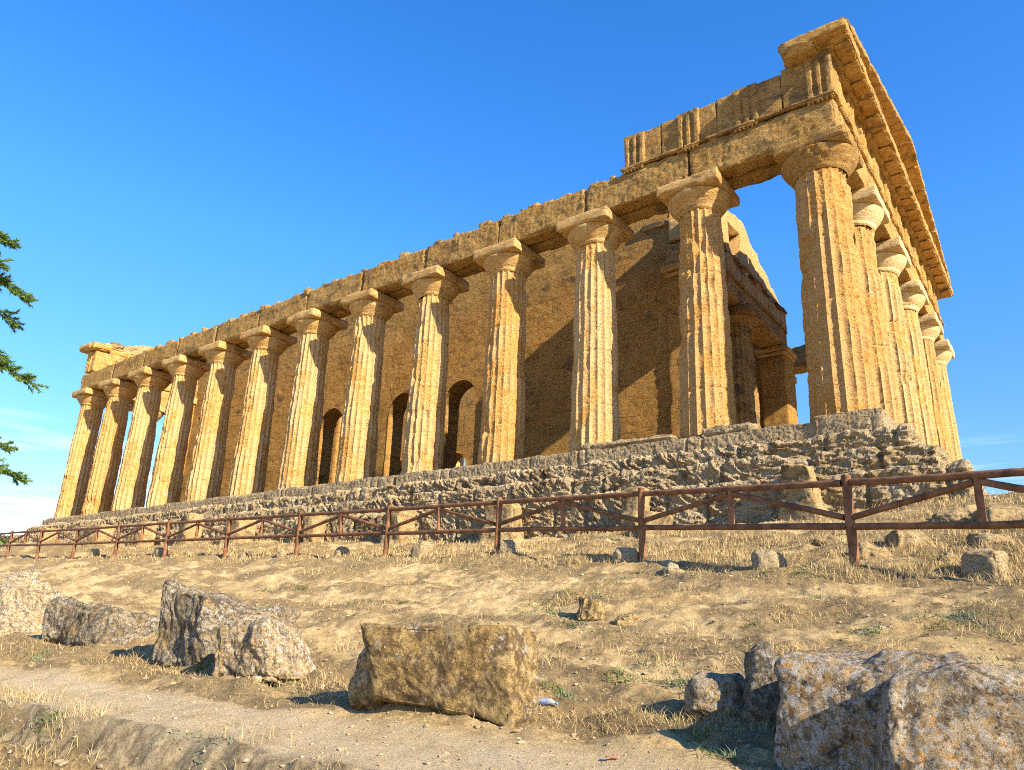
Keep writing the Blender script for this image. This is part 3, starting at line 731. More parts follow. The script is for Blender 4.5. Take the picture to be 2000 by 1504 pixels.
# gable wall over the porch with a window opening
def holed(yl, yr, zb, top, hole, x0, x1, res, seed):
    ys_ = sorted(set(list(np.round(np.arange(yl, yr + .001, res), 3)) + [hole[0], hole[1]])); ys_ = np.array(ys_)
    parts = []
    def seg(ya, yb, zlo, zhi):
        m = (ys_ >= ya - 1e-6) & (ys_ <= yb + 1e-6); yy = ys_[m]; ny = len(yy); nz_ = 22; t = np.linspace(0, 1, nz_)
        zt = zhi(yy); zl = zlo(yy); G = []
        for x, s in ((x1, 1), (x0, -1)):
            P = np.c_[np.full(ny * nz_, x), np.repeat(yy, nz_), (zl[:, None] + (zt - zl)[:, None] * t).ravel()]
            P[:, 0] += s * (.06 * fbm(P * 1.8 + seed, 4) + .03 * fbm(P * 7, 3)); 
            P[:, 1] += .05 * fbm(P * 4 + 3, 3)
            G.append(P)
        N = ny * nz_; i = np.arange(N).reshape(ny, nz_)
        def ed(a): return np.stack([a[:-1], a[1:], a[1:] + N, a[:-1] + N], -1)
        parts.append((np.concatenate(G), np.concatenate([grid_faces(ny, nz_), grid_faces(ny, nz_)[:, ::-1] + N, ed(i[:, -1])[:, ::-1], ed(i[:, 0]), ed(i[0])[:, ::-1], ed(i[-1])])))
    zb_ = lambda y: y * 0 + zb; h1 = lambda y: y * 0 + hole[3]; h0 = lambda y: y * 0 + hole[2] + .12 * np.sin(y * 6)
    seg(yl, hole[0], zb_, top); seg(hole[1], yr, zb_, top); seg(hole[0], hole[1], zb_, h0); seg(hole[0], hole[1], h1, top)
    return cat(parts)
def gtop(y):
    z = np.interp(y, [3.0, 5.2, 5.5, 6.7, 7.6, 8.4, 8.5, 9.0, 9.1, 9.8, 9.9, 10.5, 11.0, 11.1, 11.6, 12.3, 12.9], [7.9, 9.0, 9.1, 9.85, 10.05, 10.15, 10.0, 9.75, 9.6, 9.45, 9.25, 9.05, 8.95, 8.75, 8.6, 8.25, 8.05])
    return z + .10 * fbm(np.c_[y * 3.5, y * 0, y * 0], 3)
tp('gable_wall', holed(3.0, 12.4, 7.75, gtop, (6.70, 7.85, 8.30, 9.42), -6.3, -4.72, .08, 4), M['column'])
# ---------------------------------------------------------------- timber fence
fence = tag(empty('timber_fence', (-1.57, -6.15, -3.62)), 'brown round-log fence with slanting braces running along the slope', 'fence')
def fp(name, path, rad, seg=12, mat='wood', seed=0.):
    path = np.array(path, float); n = 14; t = np.linspace(0, 1, n)[:, None]
    P = path[0] + (path[-1] - path[0]) * t
    V, F = tube(P, rad, seg)
    V = V + (fbm(V * 1.6 + seed, 2)[:, None] * .012) + (fbm(V * 9 + seed, 2)[:, None] * .006)
    return mk(name, V, F, M[mat], fence, 50)
PX = [-39.06, -35.65] + FX + [7.4]; PY = [-4.1, -4.25] + FY + [-8.6]; PZ = [-2.65, -2.68] + FZ + [-4.3]
rr = random.Random(3)
for i in range(len(PX)):
    a = np.array([PX[i], PY[i], PZ[i]])
    tilt = np.array([rr.uniform(-.02, .02), rr.uniform(-.015, .015), 0])
    fp('post', [a - [0, 0, .45], a + tilt + [0, 0, 1.10]], np.linspace(.060, .055, 14), seed=i)
    if i == len(PX) - 1: break
    b = np.array([PX[i + 1], PY[i + 1], PZ[i + 1]]); d = (b - a); L = np.linalg.norm(d); d /= L; m = (a + b) / 2
    up = lambda h: np.array([0, 0, h])
    fp('rail', [a + d * .05 + up(1.01), b - d * .05 + up(1.01 + rr.uniform(-.01, .01))], .043, seed=i + 40)
    fp('rail', [a + d * .05 + up(.49), b - d * .05 + up(.49 + rr.uniform(-.01, .01))], .041, seed=i + 60)
    fp('short_post', [m + up(.50), m + up(.99)], .040, seed=i + 80, mat='wood_end')
    fp('brace', [a + d * .06 + up(.60), m - d * .03 + up(.94)], .038, seed=i + 100)
    fp('brace', [b - d * .06 + up(.60), m + d * .03 + up(.94)], .038, seed=i + 120)

# ---------------------------------------------------------------- loose stones
def rz(V, deg):
    a = math.radians(deg); c, s = math.cos(a), math.sin(a)
    return np.c_[V[:, 0] * c - V[:, 1] * s, V[:, 0] * s + V[:, 1] * c, V[:, 2]]
def hexa(ln, dp, h, delta, res, amp, chip, rnd, seed, fine=.0, off=(0, 0, 0), freq=1.8):
    """block whose near right bottom corner is the origin; length runs to -x, depth to +y"""
    c = np.array([-ln / 2, dp / 2, h / 2]); s = np.array([ln, dp, h])
    V, F = block(c + seed, s, res, amp, chip, rnd, 0., freq, fine=fine * .7, octv=6, gain=.58)
    K = [[[(c + s * (np.array([i, j, k]) - .5)) + np.array(delta.get((i, j, k), (0, 0, 0))) for k in (0, 1)] for j in (0, 1)] for i in (0, 1)]
    V = warp8(V, c + seed, s, K)
    return V + np.array(off), F
def boulder(name, xy, rot, pieces, mat, label, cat_='stone', sink=.05, group=None, z=None, macro=.10):
    V, F = cat(pieces); sz = np.ptp(V, axis=0).mean(); sd_ = xy[0] * 3.7 + xy[1]
    k = V / sz * 1.5 + sd_                       # large dents and bulges, scaled to the stone
    V = V + macro * sz * np.c_[fbm(k, 2), fbm(k + 11, 2), fbm(k + 23, 2)] * 1.5
    k = V / sz * 3.4 + sd_
    V = V + macro * .35 * sz * np.c_[fbm(k, 3), fbm(k + 11, 3), fbm(k + 23, 3)]
    V = rz(V, rot)
    zz = (float(hground(xy[0], xy[1])) if z is None else z) - sink
    org = np.array([xy[0], xy[1], zz])
    o = mk(name, V, F, M[mat], None, 60); o.location = org
    return tag(o, label, cat_, group)
# the row of fallen blocks by the track
boulder('stone_block', (1.13, -12.75), 13, [
    hexa(1.22, .46, .62, {(0, 0, 0): (.16, .10, .15), (0, 1, 0): (.1, 0, .0), (0, 0, 1): (.0, .03, .02), (1, 0, 1): (-.04, .03, 0), (1, 1, 1): (-.02, 0, -.01)}, .0095, .022, .05, .025, 3.0, .010),
    hexa(.50, .46, .50, {(0, 0, 1): (.16, .05, -.04), (1, 1, 1): (-.05, 0, .08), (0, 1, 1): (.1, 0, 0), (0, 0, 0): (.06, 0, .05)}, .012, .03, .06, .12, 8.0, .012, (-1.0, .16, .03))],
    'rock_ochre', 'large squared ochre block with white lichen spots, nearest the plastic bottle', 'stone block', macro=.06)
boulder('boulder', (-1.60, -12.46), 14, [
    hexa(.98, .66, .66, {(0, 0, 0): (.14, .05, 0), (0, 0, 1): (.06, .08, -.06), (0, 1, 1): (.15, -.1, -.05), (1, 0, 1): (-.20, .05, -.03), (1, 1, 1): (-.2, -.12, -.1), (1, 1, 0): (.1, 0, 0), (1, 0, 0): (-.06, 0, .05)}, .0125, .045, .05, .16, 15., .03)],
    'rock_white', 'rounded boulder crusted with pale lichen, in front of the tall grey block', 'boulder')
boulder('stone_block', (-3.05, -12.28), 8, [
    hexa(1.06, .95, .70, {(0, 0, 1): (.02, .03, .15), (0, 1, 1): (.35, -.1, .04), (1, 0, 1): (-.1, .05, -.02), (1, 1, 1): (.1, .1, -.12), (0, 0, 0): (.12, .05, 0), (1, 1, 0): (.15, 0, 0)}, .015, .045, .05, .05, 22., .045)],
    'rock_grey', 'tall tilted block with a dark grey lichen face, behind the rounded pale boulder', 'stone block')
boulder('stone_block', (-5.69, -12.05), 9, [
    hexa(1.60, .95, .60, {(0, 0, 1): (.14, .12, .05), (0, 1, 1): (.2, -.1, .02), (1, 0, 1): (-.15, .12, -.04), (1, 1, 1): (.0, 0, -.18), (1, 1, 0): (.2, .1, 0)}, .018, .05, .06, .09, 31., .04),
    hexa(.55, .6, .34, {(1, 0, 1): (-.15, .1, -.12), (1, 1, 1): (-.1, -.1, -.16)}, .02, .04, .06, .10, 36., .03, (.42, .35, 0))],
    'rock_grey', 'long low lichen covered block lying left of the tall grey block', 'stone block')
boulder('boulder', (-8.8, -12.1), 14, [
    hexa(.62, 1.0, .78, {(0, 0, 1): (-.25, .15, .12), (0, 1, 1): (-.25, -.1, .2), (1, 0, 1): (-.30, .2, .0), (1, 1, 1): (-.25, 0, .0), (0, 0, 0): (-.12, .05, 0)}, .02, .05, .06, .06, 41., .04),
    hexa(1.0, 1.0, .98, {(0, 0, 1): (.1, .15, -.05), (0, 1, 1): (.1, -.1, 0), (1, 0, 1): (-.18, .14, -.02), (1, 1, 1): (-.2, 0, .1)}, .024, .05, .06, .07, 45., .04, (-.72, -.02, 0))],
    'rock_white', 'split boulder with white grooved faces, leftmost in the row by the track', 'boulder')
boulder('boulder', (4.24, -12.98), -6, [
    hexa(.80, .80, .64, {(0, 0, 1): (.08, .10, .06), (0, 1, 1): (.0, .2, .05), (1, 0, 1): (.1, .2, -.06), (0, 0, 0): (.0, -.02, 0)}, .009, .026, .04, .05, 52., .02, (-.77, -.02, 0)),
    hexa(1.15, 1.1, .60, {(0, 0, 1): (.16, .16, .03), (0, 1, 1): (-.1, .1, -.08), (1, 0, 1): (-.1, .3, -.16), (1, 1, 1): (0, 0, -.1), (0, 0, 0): (.04, -.05, 0)}, .0095, .028, .05, .06, 57., .02, (.05, -.20, 0))],
    'rock_grey2', 'big nearest boulder with grey and orange lichen and a hollow in its front', 'boulder', macro=.12)
boulder('boulder', (2.34, -12.02), 20, [hexa(.46, .42, .28, {(0, 0, 1): (.10, .08, -.04), (0, 1, 1): (.08, -.05, 0), (1, 0, 1): (-.12, .06, .02), (0, 0, 0): (.05, 0, .03)}, .011, .035, .04, .07, 63., .02)],
        'rock_white', 'low grey rock propped left of the biggest lichen boulder', 'boulder', sink=.06)
boulder('boulder', (2.64, -12.05), 25, [hexa(.36, .42, .43, {(0, 0, 1): (.10, .08, -.04), (0, 1, 1): (.06, -.1, 0), (1, 0, 1): (-.12, .06, -.02), (1, 1, 1): (-.1, -.1, .02)}, .011, .035, .05, .06, 67., .02)],
        'rock_grey', 'upright grey rock wedged against the biggest lichen boulder', 'boulder', sink=.02)
boulder('stone', (-.36, -9.18), 20, [hexa(.40, .36, .34, {(0, 0, 1): (.10, .06, .02), (1, 0, 1): (-.10, .06, -.05), (1, 1, 1): (-.1, -.05, 0)}, .016, .05, .06, .06, 72., .04)],
        'rock_ochre', 'jagged small rock standing alone on the bare slope, larger of the pair', 'stone')
boulder('stone', (.12, -9.45), 10, [hexa(.32, .32, .22, {(0, 0, 1): (.10, .06, 0), (1, 0, 1): (-.10, .06, -.05)}, .016, .045, .06, .06, 76., .04)],
        'rock_ochre', 'smaller crumbly rock beside the jagged rock on the bare slope', 'stone')
boulder('stone', (-1.44, -14.16), 10, [hexa(.125, .075, .045, {}, .012, .012, .01, .03, 79.)], 'pebble', 'flat yellow stone on the lower bare ground by the camera', 'stone', sink=.01)
boulder('stone', (1.02, -12.50), 40, [hexa(.09, .08, .06, {}, .012, .012, .01, .03, 82.)], 'rock_ochre', 'small yellow stone at the right foot of the squared ochre block', 'stone', sink=.0)
boulder('stone', (-1.72, -12.60), 0, [hexa(.10, .09, .07, {}, .014, .012, .01, .03, 83.)], 'pebble', 'small yellow stone in front of the rounded pale boulder', 'stone', sink=.01)
boulder('stone', (-2.72, -13.98), 0, [hexa(.17, .12, .10, {}, .018, .02, .01, .04, 84.)], 'pebble', 'small white stone in the grass of the bank below the track', 'stone', sink=.02)
# column and cornice fragments standing along the foot of the steps
FR = [('column_fragment', -.28, .88, .75, 1.08, -6, {(0, 0, 1): (.20, .12, 0), (1, 0, 1): (-.20, .12, 0), (0, 1, 1): (.15, -.1, 0), (1, 1, 1): (-.22, -.1, 0), (1, 0, 0): (.06, 0, 0)}, .05, 'tall faceted capital fragment on end at the foot of the steps, nearest the corner'),
      ('column_fragment', -3.58, .58, .52, .92, 0, {}, .16, 'upright pale column stump at the steps, behind the second fence post from the right'),
      ('column_fragment', -2.72, .66, .60, .48, 20, {(0, 0, 1): (.1, .1, 0)}, .14, 'rounded low drum fragment beside the pale column stump'),
      ('column_fragment', -7.10, 1.10, .80, 1.02, 8, {(0, 0, 1): (.25, .1, 0), (1, 0, 1): (-.10, .1, -.1), (0, 0, 0): (.1, 0, .0), (1, 1, 1): (-.2, -.1, 0)}, .14, 'large rounded brown boulder at the steps, behind the third fence post from the right'),
      ('column_fragment', -10.65, .80, .62, 1.00, 4, {(0, 0, 1): (.14, .1, 0), (1, 0, 1): (-.08, .05, 0)}, .05, 'grey and gold block upright at the steps, behind the fourth fence post from the right'),
      ('column_fragment', -15.10, .84, .70, .82, -10, {(0, 0, 1): (.30, .1, -.1), (1, 0, 1): (-.1, .1, 0)}, .07, 'leaning triangular fragment at the steps, left of the fifth fence post from the right'),
      ('column_fragment', -14.10, .52, .50, .84, 0, {}, .04, 'narrow golden block right beside the leaning triangular fragment'),
      ('column_fragment', -18.0, 1.02, .70, .88, 12, {(0, 0, 1): (.2, .1, 0), (1, 0, 1): (-.25, .1, -.1)}, .08, 'tapered pale fragment seen through the sixth fence bay from the right'),
      ('column_fragment', -21.2, .82, .60, 1.15, 0, {(0, 0, 1): (.06, .1, 0), (1, 0, 1): (-.1, .1, 0)}, .05, 'tall golden block at the steps, behind the seventh fence bay from the right'),
      ('column_fragment', -24.5, 1.08, .60, .92, 0, {(0, 0, 1): (.2, .1, 0)}, .06, 'squat golden fragment near the far end of the steps'),
      ('column_fragment', -27.9, 1.08, .60, .84, 6, {(1, 0, 1): (-.2, .1, 0)}, .06, 'pale slab fragment standing beyond the squat golden one'),
      ('column_fragment', -33.1, .80, .60, .74, 0, {(0, 0, 1): (.2, .1, -.1)}, .08, 'farthest low fragment at the left end of the steps')]
for k, (nm, x, ln, dp, h, rot, dl, rnd, lab) in enumerate(FR):
    yy = -3.02 if k != 2 else -3.55
    boulder(nm, (x + ln / 2, yy), rot, [hexa(ln, dp, h + .18, dl, .028 if k < 5 else .045, .03, .05, rnd, 100 + 7. * k, .03)], 'fragment', lab, 'stone fragment', sink=.18)
FS = [('kerb_stone', 2.93, -7.34, .46, .34, .34, -25, .03, 'square cut stone under the rail, nearest the right end of the fence'),
      ('kerb_stone', .70, -7.09, .44, .36, .30, 10, .10, 'rounded stone left of the first large fence post from the right'),
      ('kerb_stone', -.69, -6.82, .34, .28, .20, 25, .07, 'low worn stone midway under the second fence bay from the right'),
      ('kerb_stone', -1.84, -6.22, .48, .36, .26, 8, .08, 'flat topped stone touching the second fence post from the right'),
      ('kerb_stone', -4.66, -5.66, .42, .34, .28, 0, .07, 'pale stone at the foot of the third fence post from the right'),
      ('kerb_stone', -7.55, -5.05, .44, .34, .36, 0, .04, 'squared stone under the rail in the third fence bay'),
      ('kerb_stone', -10.1, -5.07, .38, .32, .27, 0, .08, 'small round stone under the rail in the fourth fence bay'),
      ('kerb_stone', -12.18, -5.25, .30, .28, .22, 0, .08, 'tiny round stone just left of the fifth fence post'),
      ('kerb_stone', -14.3, -4.95, .34, .30, .26, 0, .06, 'little pale stone just right of the sixth fence post'),
      ('kerb_stone', -19.2, -4.75, .52, .36, .32, 0, .06, 'light flat stone just left of the seventh fence post'),
      ('kerb_stone', -24.0, -4.60, .40, .36, .34, 0, .06, 'round white stone under the eighth fence bay')]
for k, (nm, x, y, ln, dp, h, rot, rnd, lab) in enumerate(FS):
    boulder(nm, (x + ln / 2, y - .05), rot, [hexa(ln, dp, h + .08, {(0, 0, 1): (.05, .05, 0), (1, 0, 1): (-.04, .05, -.02)}, .02 if k < 5 else .035, .025, .03, rnd + .05, 200 + 5. * k, .015)], 'kerb', lab, 'kerb stone', sink=.08)
# flat rocks bedded in the grass right of the corner
RK = [(2.14, -5.77, .60, .34), (1.75, -6.38, .55, .28), (3.0, -5.91, .55, .26), (1.0, -5.75, .60, .22), (3.2, -4.9, .8, .30), (2.5, -4.6, .7, .28), (1.2, -4.9, .6, .22), (.2, -5.3, .5, .18), (3.9, -5.3, .7, .3), (2.7, -6.5, .4, .2), (1.45, -6.75, .34, .2), (4.3, -6.6, .6, .26)]
for k, (x, y, s_, h) in enumerate(RK):
    boulder('bedded_rock', (x + s_ / 2, y), rr.uniform(-25, 25), [hexa(s_, s_ * .7, h, {(0, 0, 1): (.10, .08, 0), (1, 0, 1): (-.1, .1, -.08), (1, 1, 1): (-.1, -.05, .03)}, .02, .05, .06, .07, 300 + 4.3 * k, .03)], 'fragment',
            'flat brown rock half buried in dry grass below the temple corner', 'rock', .08, 'bedded rocks below the temple corner')

# ---------------------------------------------------------------- litter left on the slope
bt = tag(empty('plastic_bottle', (.84, -11.99, float(hground(.84, -11.99)))), 'crushed clear plastic bottle with a blue band lying right of the squared block', 'bottle')
def lathe_x(prof, seg=20):
    prof = np.array(prof); th = np.linspace(0, 2 * np.pi, seg, endpoint=False)
    V = np.c_[np.repeat(prof[:, 0], seg), (prof[:, 1:] * np.cos(th)).ravel(), (prof[:, 1:] * np.sin(th)).ravel()]
    return V, grid_faces(len(prof), seg, True)
tb = NT('clear_plastic', .12); tb.b.inputs['Transmission Weight'].default_value = .75; tb.b.inputs['IOR'].default_value = 1.25; tb.b.inputs['Specular IOR Level'].default_value = .6
mb = tb.done((.80, .88, .95)); ml = simple('bottle_band_blue', (.12, .22, .55), .4, .5, 40); mc = simple('cap_blue', (.10, .25, .60), .4, .1)
bz = float(hground(.84, -11.99)) + .030
def bplace(VF):
    V, F = VF; V = np.array(V) * .8; V[:, 2] *= .8; V[:, 2] += .006 * np.sin(V[:, 0] * 60)
    return rz(V, 12) + np.array([.84, -11.99, bz]), F
mk('bottle_body', *bplace(lathe_x([(-.10, .001), (-.10, .026), (-.092, .032), (-.06, .030), (-.055, .032), (.03, .032), (.05, .028), (.07, .016), (.085, .012), (.095, .012), (.095, .001)])), mb, bt)
mk('band', *bplace(lathe_x([(-.035, .0325), (-.02, .0328), (-.01, .0328), (.008, .0325)])), ml, bt)
mk('cap', *bplace(lathe_x([(.09, .001), (.09, .015), (.106, .015), (.106, .001)])), mc, bt)
V, F = box_grid(8, 3, 1); V = V * [.035, .012, .002]; V[:, 2] += .008 * np.sin(V[:, 0] * 90) + .006
o = mk('litter_scrap', rz(V, 20), F, simple('red_white_wrapper', (.55, .16, .12), .5, .6, 50)); o.location = (1.95, -12.96, float(hground(1.95, -12.96)) + .012)
tag(o, 'tiny red and white wrapper scrap on the soil in front', 'litter')

# ---------------------------------------------------------------- grasses, weeds, pebbles
rg = np.random.RandomState(77)
CX, CY = 4.13, -16.62
def in_front(x, y): return (y < -2.5) & (x > -60) & (x < 12)
def blades(name, x, y, h, w, lean, mat, label, tone_scale=1.):
    n = len(x); z = hground(x, y) - .01
    a = rg.uniform(0, 2 * np.pi, n); la = rg.uniform(0, 2 * np.pi, n); ll = h * lean * rg.uniform(.2, 1.4, n)
    hx = h * np.sqrt(np.clip(1 - (ll / (h + 1e-6) * .5) ** 2, .05, 1))
    p = np.c_[x, y, z]; d = np.c_[np.cos(a), np.sin(a), a * 0] * (w / 2)[:, None]
    mid = p + np.c_[np.cos(la) * ll * .35, np.sin(la) * ll * .35, hx * .6]; tip = p + np.c_[np.cos(la) * ll, np.sin(la) * ll, hx]
    V = np.stack([p - d, p + d, mid + d * .7, mid - d * .7, tip], 1).reshape(-1, 3)
    b = np.arange(n)[:, None] * 5
    F = np.concatenate([b + np.array([[0, 1, 2]]), b + np.array([[0, 2, 3]]), b + np.array([[3, 2, 4]])])
    tone = np.repeat(np.clip(rg.normal(.5, .28, n), 0, 1), 5)
    return tag(mk(name, V, F, M[mat], None, None, False, {'tone': tone}), label, None, None, 'stuff')
def fan(N, d0, d1):
    th = math.radians(90) - YAW * -1 * 0 ; ang = rg.uniform(-YAW - math.radians(46), -YAW + math.radians(46), N)   # heading, left of +y
    D = d0 * (d1 / d0) ** rg.uniform(0, 1, N)
    return CX - np.sin(ang) * D, CY + np.cos(ang) * D, D
x, y, D = fan(430000, 2.6, 34)
lmv, pmv = litter_mask(x, y); yf_ = np.interp(x, _fx, _fy)
keep = in_front(x, y) & (rg.uniform(0, 1, len(x)) < np.clip(lmv - .44, 0, 1) ** 1.5 * np.where(y < -13.6, .5, 1.6))
x, y, D, lmv, yf_ = x[keep], y[keep], D[keep], lmv[keep], yf_[keep]
tall = np.where(y > yf_ - .5, 1., 0) * sstep(-.2, .5, fbm(np.c_[x * 1.3, y * 1.3, x * 0], 3) + .25)
h = rg.uniform(.015, .06, len(x)) * (.5 + lmv) * (1 + 1.1 * tall)
blades('dry_grass', x, y, h, np.maximum(.0035, .0008 * D), np.where(tall > .4, .7, 1.7), 'straw', 'short dry straw and grass scattered over the slope')
# taller tussocks
tx = []; ty = []
cl = fan(900, 5., 34); lm2, _ = litter_mask(cl[0], cl[1]); yf2 = np.interp(cl[0], _fx, _fy)
ok = in_front(cl[0], cl[1]) & ((lm2 > .62) | (cl[1] > yf2 - .4)) & (rg.uniform(0, 1, 900) < np.where(cl[1] > yf2 - .4, 1, .35))
for x0, y0 in list(zip(cl[0][ok], cl[1][ok])) + [(-2.9, -10.9), (-2.7, -10.8), (1.0, -10.8), (1.2, -10.7), (.2, -11.1), (1.9, -10.4), (-.3, -13.6)] + [(rg.uniform(-4.5, 1.2), rg.uniform(-14.25, -13.7)) for _ in range(16)]:
    k = rg.randint(25, 70); r = rg.uniform(.08, .22); tx.append(x0 + rg.normal(0, r, k)); ty.append(y0 + rg.normal(0, r * .7, k))
tx = np.concatenate(tx); ty = np.concatenate(ty); dd = np.hypot(tx - CX, ty - CY)
blades('dry_tussocks', tx, ty, rg.uniform(.04, .15, len(tx)), np.maximum(.004, .0008 * dd), np.full(len(tx), .75), 'straw', 'taller tufts of bleached dry grass on the slope and along the fence')
WD = [(-2.5, -3.1), (-2.4, -3.15), (-2.67, -4.0), (-8.75, -7.79), (-1.78, -8.43), (-1.54, -8.21), (-0.99, -8.34), (1.04, -11.25), (1.43, -11.19), (2.91, -9.02), (2.42, -9.6), (1.57, -8.22), (0.85, -7.54), (1.29, -9.27), (2.38, -6.63), (-2.39, -4.64), (2.38, -12.67), (2.21, -12.53), (-2.35, -13.92), (-0.81, -13.78), (0.58, -13.13), (0.85, -13.16), (1.12, -10.83), (3.47, -10.61), (-1.56, -12.35), (-3.02, -10.82), (-3.0, -5.98), (-8.68, -5.45), (1.18, -7.46), (-19.63, -4.59), (3.11, -9.15), (2.84, -9.32), (3.35, -9.78), (2.74, -11.64), (1.99, -12.2), (-0.32, -13.79), (2.5, -12.75), (0.64, -13.5), (3.06, -8.61), (2.76, -9.32), (2.99, -9.07)]
wx = []; wy = []; wh = []
for x0, y0 in WD + [(CX - math.sin(a) * d, CY + math.cos(a) * d) for a, d in zip(rg.uniform(-.05, 1.4, 70), rg.uniform(3.5, 15, 70))]:
    if y0 > -2.6 or (y0 < -12.75 and x0 < 2.0 and y0 > -13.7): continue
    k = rg.randint(40, 110); r = rg.uniform(.05, .13); wx.append(x0 + rg.normal(0, r, k)); wy.append(y0 + rg.normal(0, r * .6, k)); wh.append(np.full(k, rg.uniform(.03, .075)))
wx = np.concatenate(wx); wy = np.concatenate(wy); wh = np.concatenate(wh) * rg.uniform(.5, 1.3, len(wx)); dd = np.hypot(wx - CX, wy - CY); half = rg.uniform(0, 1, len(wx)) < .5
half = (np.floor(wx * 2.5) + np.floor(wy * 2.5)) % 2 > .5
for nm, mt, sel, lab in (('green_weeds', 'weed', half, 'small patches of green weeds dotted over the slope'), ('grey_weeds', 'sage', ~half, 'small patches of grey green weeds dotted over the slope')):
    blades(nm, wx[sel], wy[sel], wh[sel], np.maximum(.009, .0011 * dd[sel]), np.full(sel.sum(), 1.4), mt, lab)
# pebbles and crumbs of stone
def ico():
    import bmesh
    bm = bmesh.new(); bmesh.ops.create_icosphere(bm, subdivisions=1, radius=1); bm.verts.ensure_lookup_table()
    V = np.array([v.co[:] for v in bm.verts]); F = np.array([[v.index for v in f.verts] for f in bm.faces]); bm.free(); return V, F
iv, if_ = ico()
x, y, D = fan(9000, 2.6, 20); ok = in_front(x, y); x, y, D = x[ok], y[ok], D[ok]; n = len(x)
s = np.minimum(np.exp(rg.normal(-5.35, .6, n)), .014) * (1 + .07 * D); sc = np.stack([s * rg.uniform(.8, 1.5, n), s * rg.uniform(.7, 1.2, n), s * rg.uniform(.4, .8, n)], 1)
an = rg.uniform(0, 6.28, n); J = 1 + .22 * rg.normal(size=(n, len(iv)))
P = iv[None] * J[..., None] * sc[:, None]; ca, sa = np.cos(an)[:, None], np.sin(an)[:, None]
P = np.stack([P[..., 0] * ca - P[..., 1] * sa, P[..., 0] * sa + P[..., 1] * ca, P[..., 2]], -1) + np.c_[x, y, hground(x, y) + s * .15][:, None]
tag(mk('pebbles', P.reshape(-1, 3), (np.arange(n)[:, None, None] * len(iv) + if_[None]).reshape(-1, 3), M['pebble'], None, None, False), 'pebbles and crumbs of pale stone strewn over the soil', None, None, 'stuff')

# ---------------------------------------------------------------- tree at the left edge and bushes beyond the fence
tree = tag(empty('conifer_tree', (-6.45, -15.30, float(hground(-6.45, -15.3)) - .1)), 'dark green conifer with feathery drooping sprays entering at the left edge', 'tree')
zt0 = float(hground(-6.45, -15.3)) - .2
tz = np.linspace(0, 1, 16)
mk('trunk', *tube(np.c_[-6.45 + .10 * np.sin(tz * 4), -15.30 + .08 * np.cos(tz * 3), zt0 + tz * 7.6], np.linspace(.17, .02, 16), 12), M['bark'], tree)
leafV = []; brV = []
def limb(tip, root=None, nleaf=900, r0=.022, seed=0):
    tip = np.array(tip, float); root = np.array(root if root is not None else (-6.40, -15.28, tip[2] + .15), float)
    t = np.linspace(0, 1, 12)[:, None]; P = root + (tip - root) * t; P[:, 2] += .22 * np.sin(np.pi * t[:, 0]) - .0
    brV.append(tube(P, np.linspace(r0, .003, 12), 6))
    L = np.linalg.norm(tip - root)
    ntw = int(34 + L * 24); per = max(8, nleaf // ntw)
    ax = (tip - root) / L; side = np.cross(ax, [0, 0, 1.]); side /= np.linalg.norm(side)
    for k in range(ntw):
        s = rg.uniform(.45, 1.0); b = root + (tip - root) * s + np.array([0, 0, .22 * math.sin(math.pi * s)])
        dr = ax * rg.uniform(.3, 1.) + side * rg.uniform(-.9, .9) + np.array([0, 0, rg.uniform(-.55, .45)]); dr /= np.linalg.norm(dr)
        ln = rg.uniform(.08, .24) * (1.15 - .45 * s)
        e = b + dr * ln + np.array([0, 0, -.05 * ln])
        brV.append(tube(np.array([b, (b + e) / 2 + [0, 0, .01], e]), [.004, .003, .0015], 4))
        u = rg.uniform(.1, 1.05, per)[:, None]; q = b + (e - b) * u
        nd = dr + rg.normal(0, .55, (per, 3)); nd /= np.linalg.norm(nd, axis=1)[:, None]
        w = np.cross(nd, rg.normal(size=(per, 3))); w /= np.linalg.norm(w, axis=1)[:, None]
        l = rg.uniform(.025, .06, per)[:, None]
        leafV.append(np.stack([q - w * .0045, q + w * .0045, q + nd * l * .6 + w * .005, q + nd * l * .6 - w * .005, q + nd * l], 1))
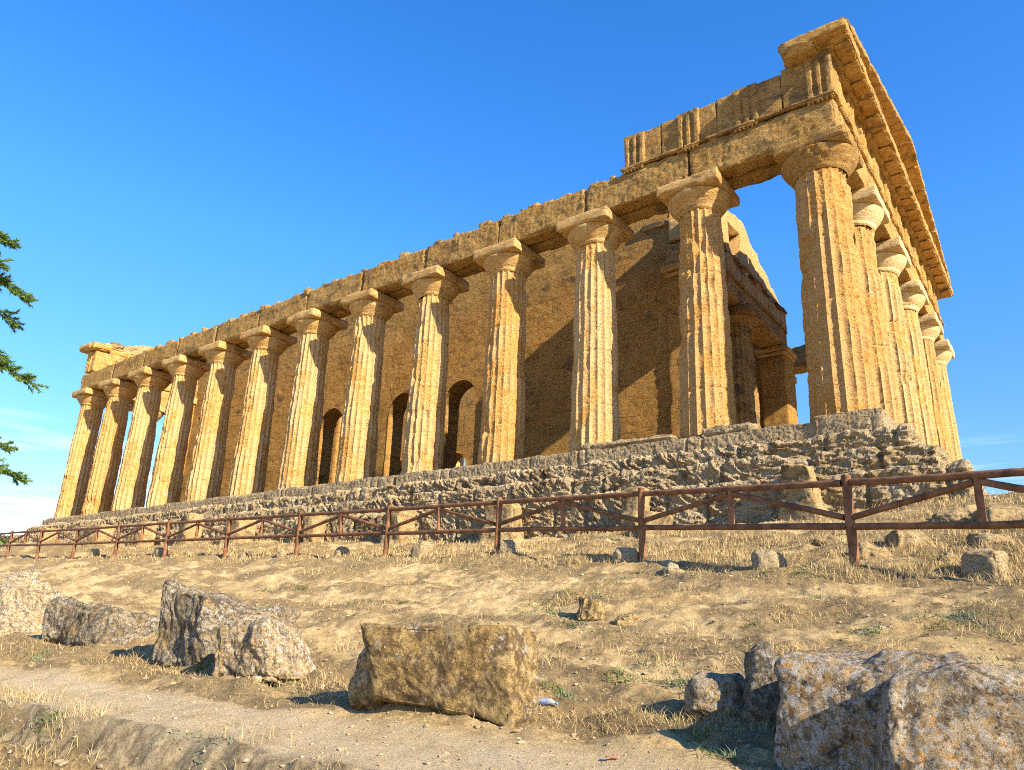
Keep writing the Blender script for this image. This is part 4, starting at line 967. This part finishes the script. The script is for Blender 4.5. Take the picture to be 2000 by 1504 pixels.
TIPS = [(-6.12, -13.95, -0.33), (-5.75, -14.1, -0.78), (-5.85, -13.7, -1.05), (-6.15, -13.65, -1.31), (-5.67, -13.46, -2.11), (-6.07, -13.75, -1.79), (-5.9, -13.53, -2.88), (-5.66, -13.42, -3.24), (-5.98, -14.18, -1.08), (-6.04, -14.03, -1.54), (-5.92, -13.96, -2.15), (-5.98, -13.79, -3.1)]
for k, t_ in enumerate(TIPS): limb(t_, nleaf=5200)
for k in range(34):
    a = rg.uniform(math.radians(150), math.radians(380)); z = zt0 + rg.uniform(1.6, 7.4); L = rg.uniform(.8, 1.8) * (1.15 - (z - zt0) / 11)
    limb((-6.4 + math.cos(a) * L, -15.28 + math.sin(a) * L, z - rg.uniform(0, .4)), nleaf=1300)
mk('branches', *cat(brV), M['bark'], tree)
LV = np.concatenate(leafV); n = len(LV); b = np.arange(n)[:, None] * 5
mk('foliage', LV.reshape(-1, 3), np.concatenate([b + np.array([[0, 1, 2]]), b + np.array([[0, 2, 3]]), b + np.array([[3, 2, 4]])]), M['needle'], tree, None, False, {'tone': np.repeat(np.clip(rg.normal(.4, .3, n), 0, 1), 5)})
def bush(x, y, r, h, label):
    z = float(hground(x, y)); n = 4200
    sh = tag(empty('bush', (x, y, z)), label, 'bush')
    st = [tube(np.array([[x, y, z - .1], [x + r * .4 * math.cos(a), y + r * .4 * math.sin(a), z + h * .5], [x + r * .75 * math.cos(a), y + r * .75 * math.sin(a), z + h * .9]]), [.03, .02, .008], 6) for a in np.linspace(0, 6, 8)]
    mk('stems', *cat(st), M['bark'], sh)
    d = rg.normal(size=(n, 3)); d /= np.linalg.norm(d, axis=1)[:, None]; rad = rg.uniform(.35, 1, n)[:, None] ** .5
    c = np.array([x, y, z + h * .5]) + d * rad * np.array([r, r, h * .55]) * (1 + .45 * fbm(d * 2.3 + x, 3))[:, None]
    w = rg.normal(size=(n, 3)) * .05; e = rg.normal(size=(n, 3)) * .09
    V = np.stack([c - w, c + w, c + e], 1)
    mk('foliage', V.reshape(-1, 3), np.arange(n * 3).reshape(-1, 3), M['shrub'], sh, None, False, {'tone': np.repeat(np.clip(rg.normal(.45, .3, n), 0, 1), 3)})
bush(-44.2, -1.2, 1.5, 1.3, 'rounded green bush beyond the far left end of the fence')
bush(-43.2, 1.2, 1.3, 1.7, 'grey green bush between the far fence and the temple corner')
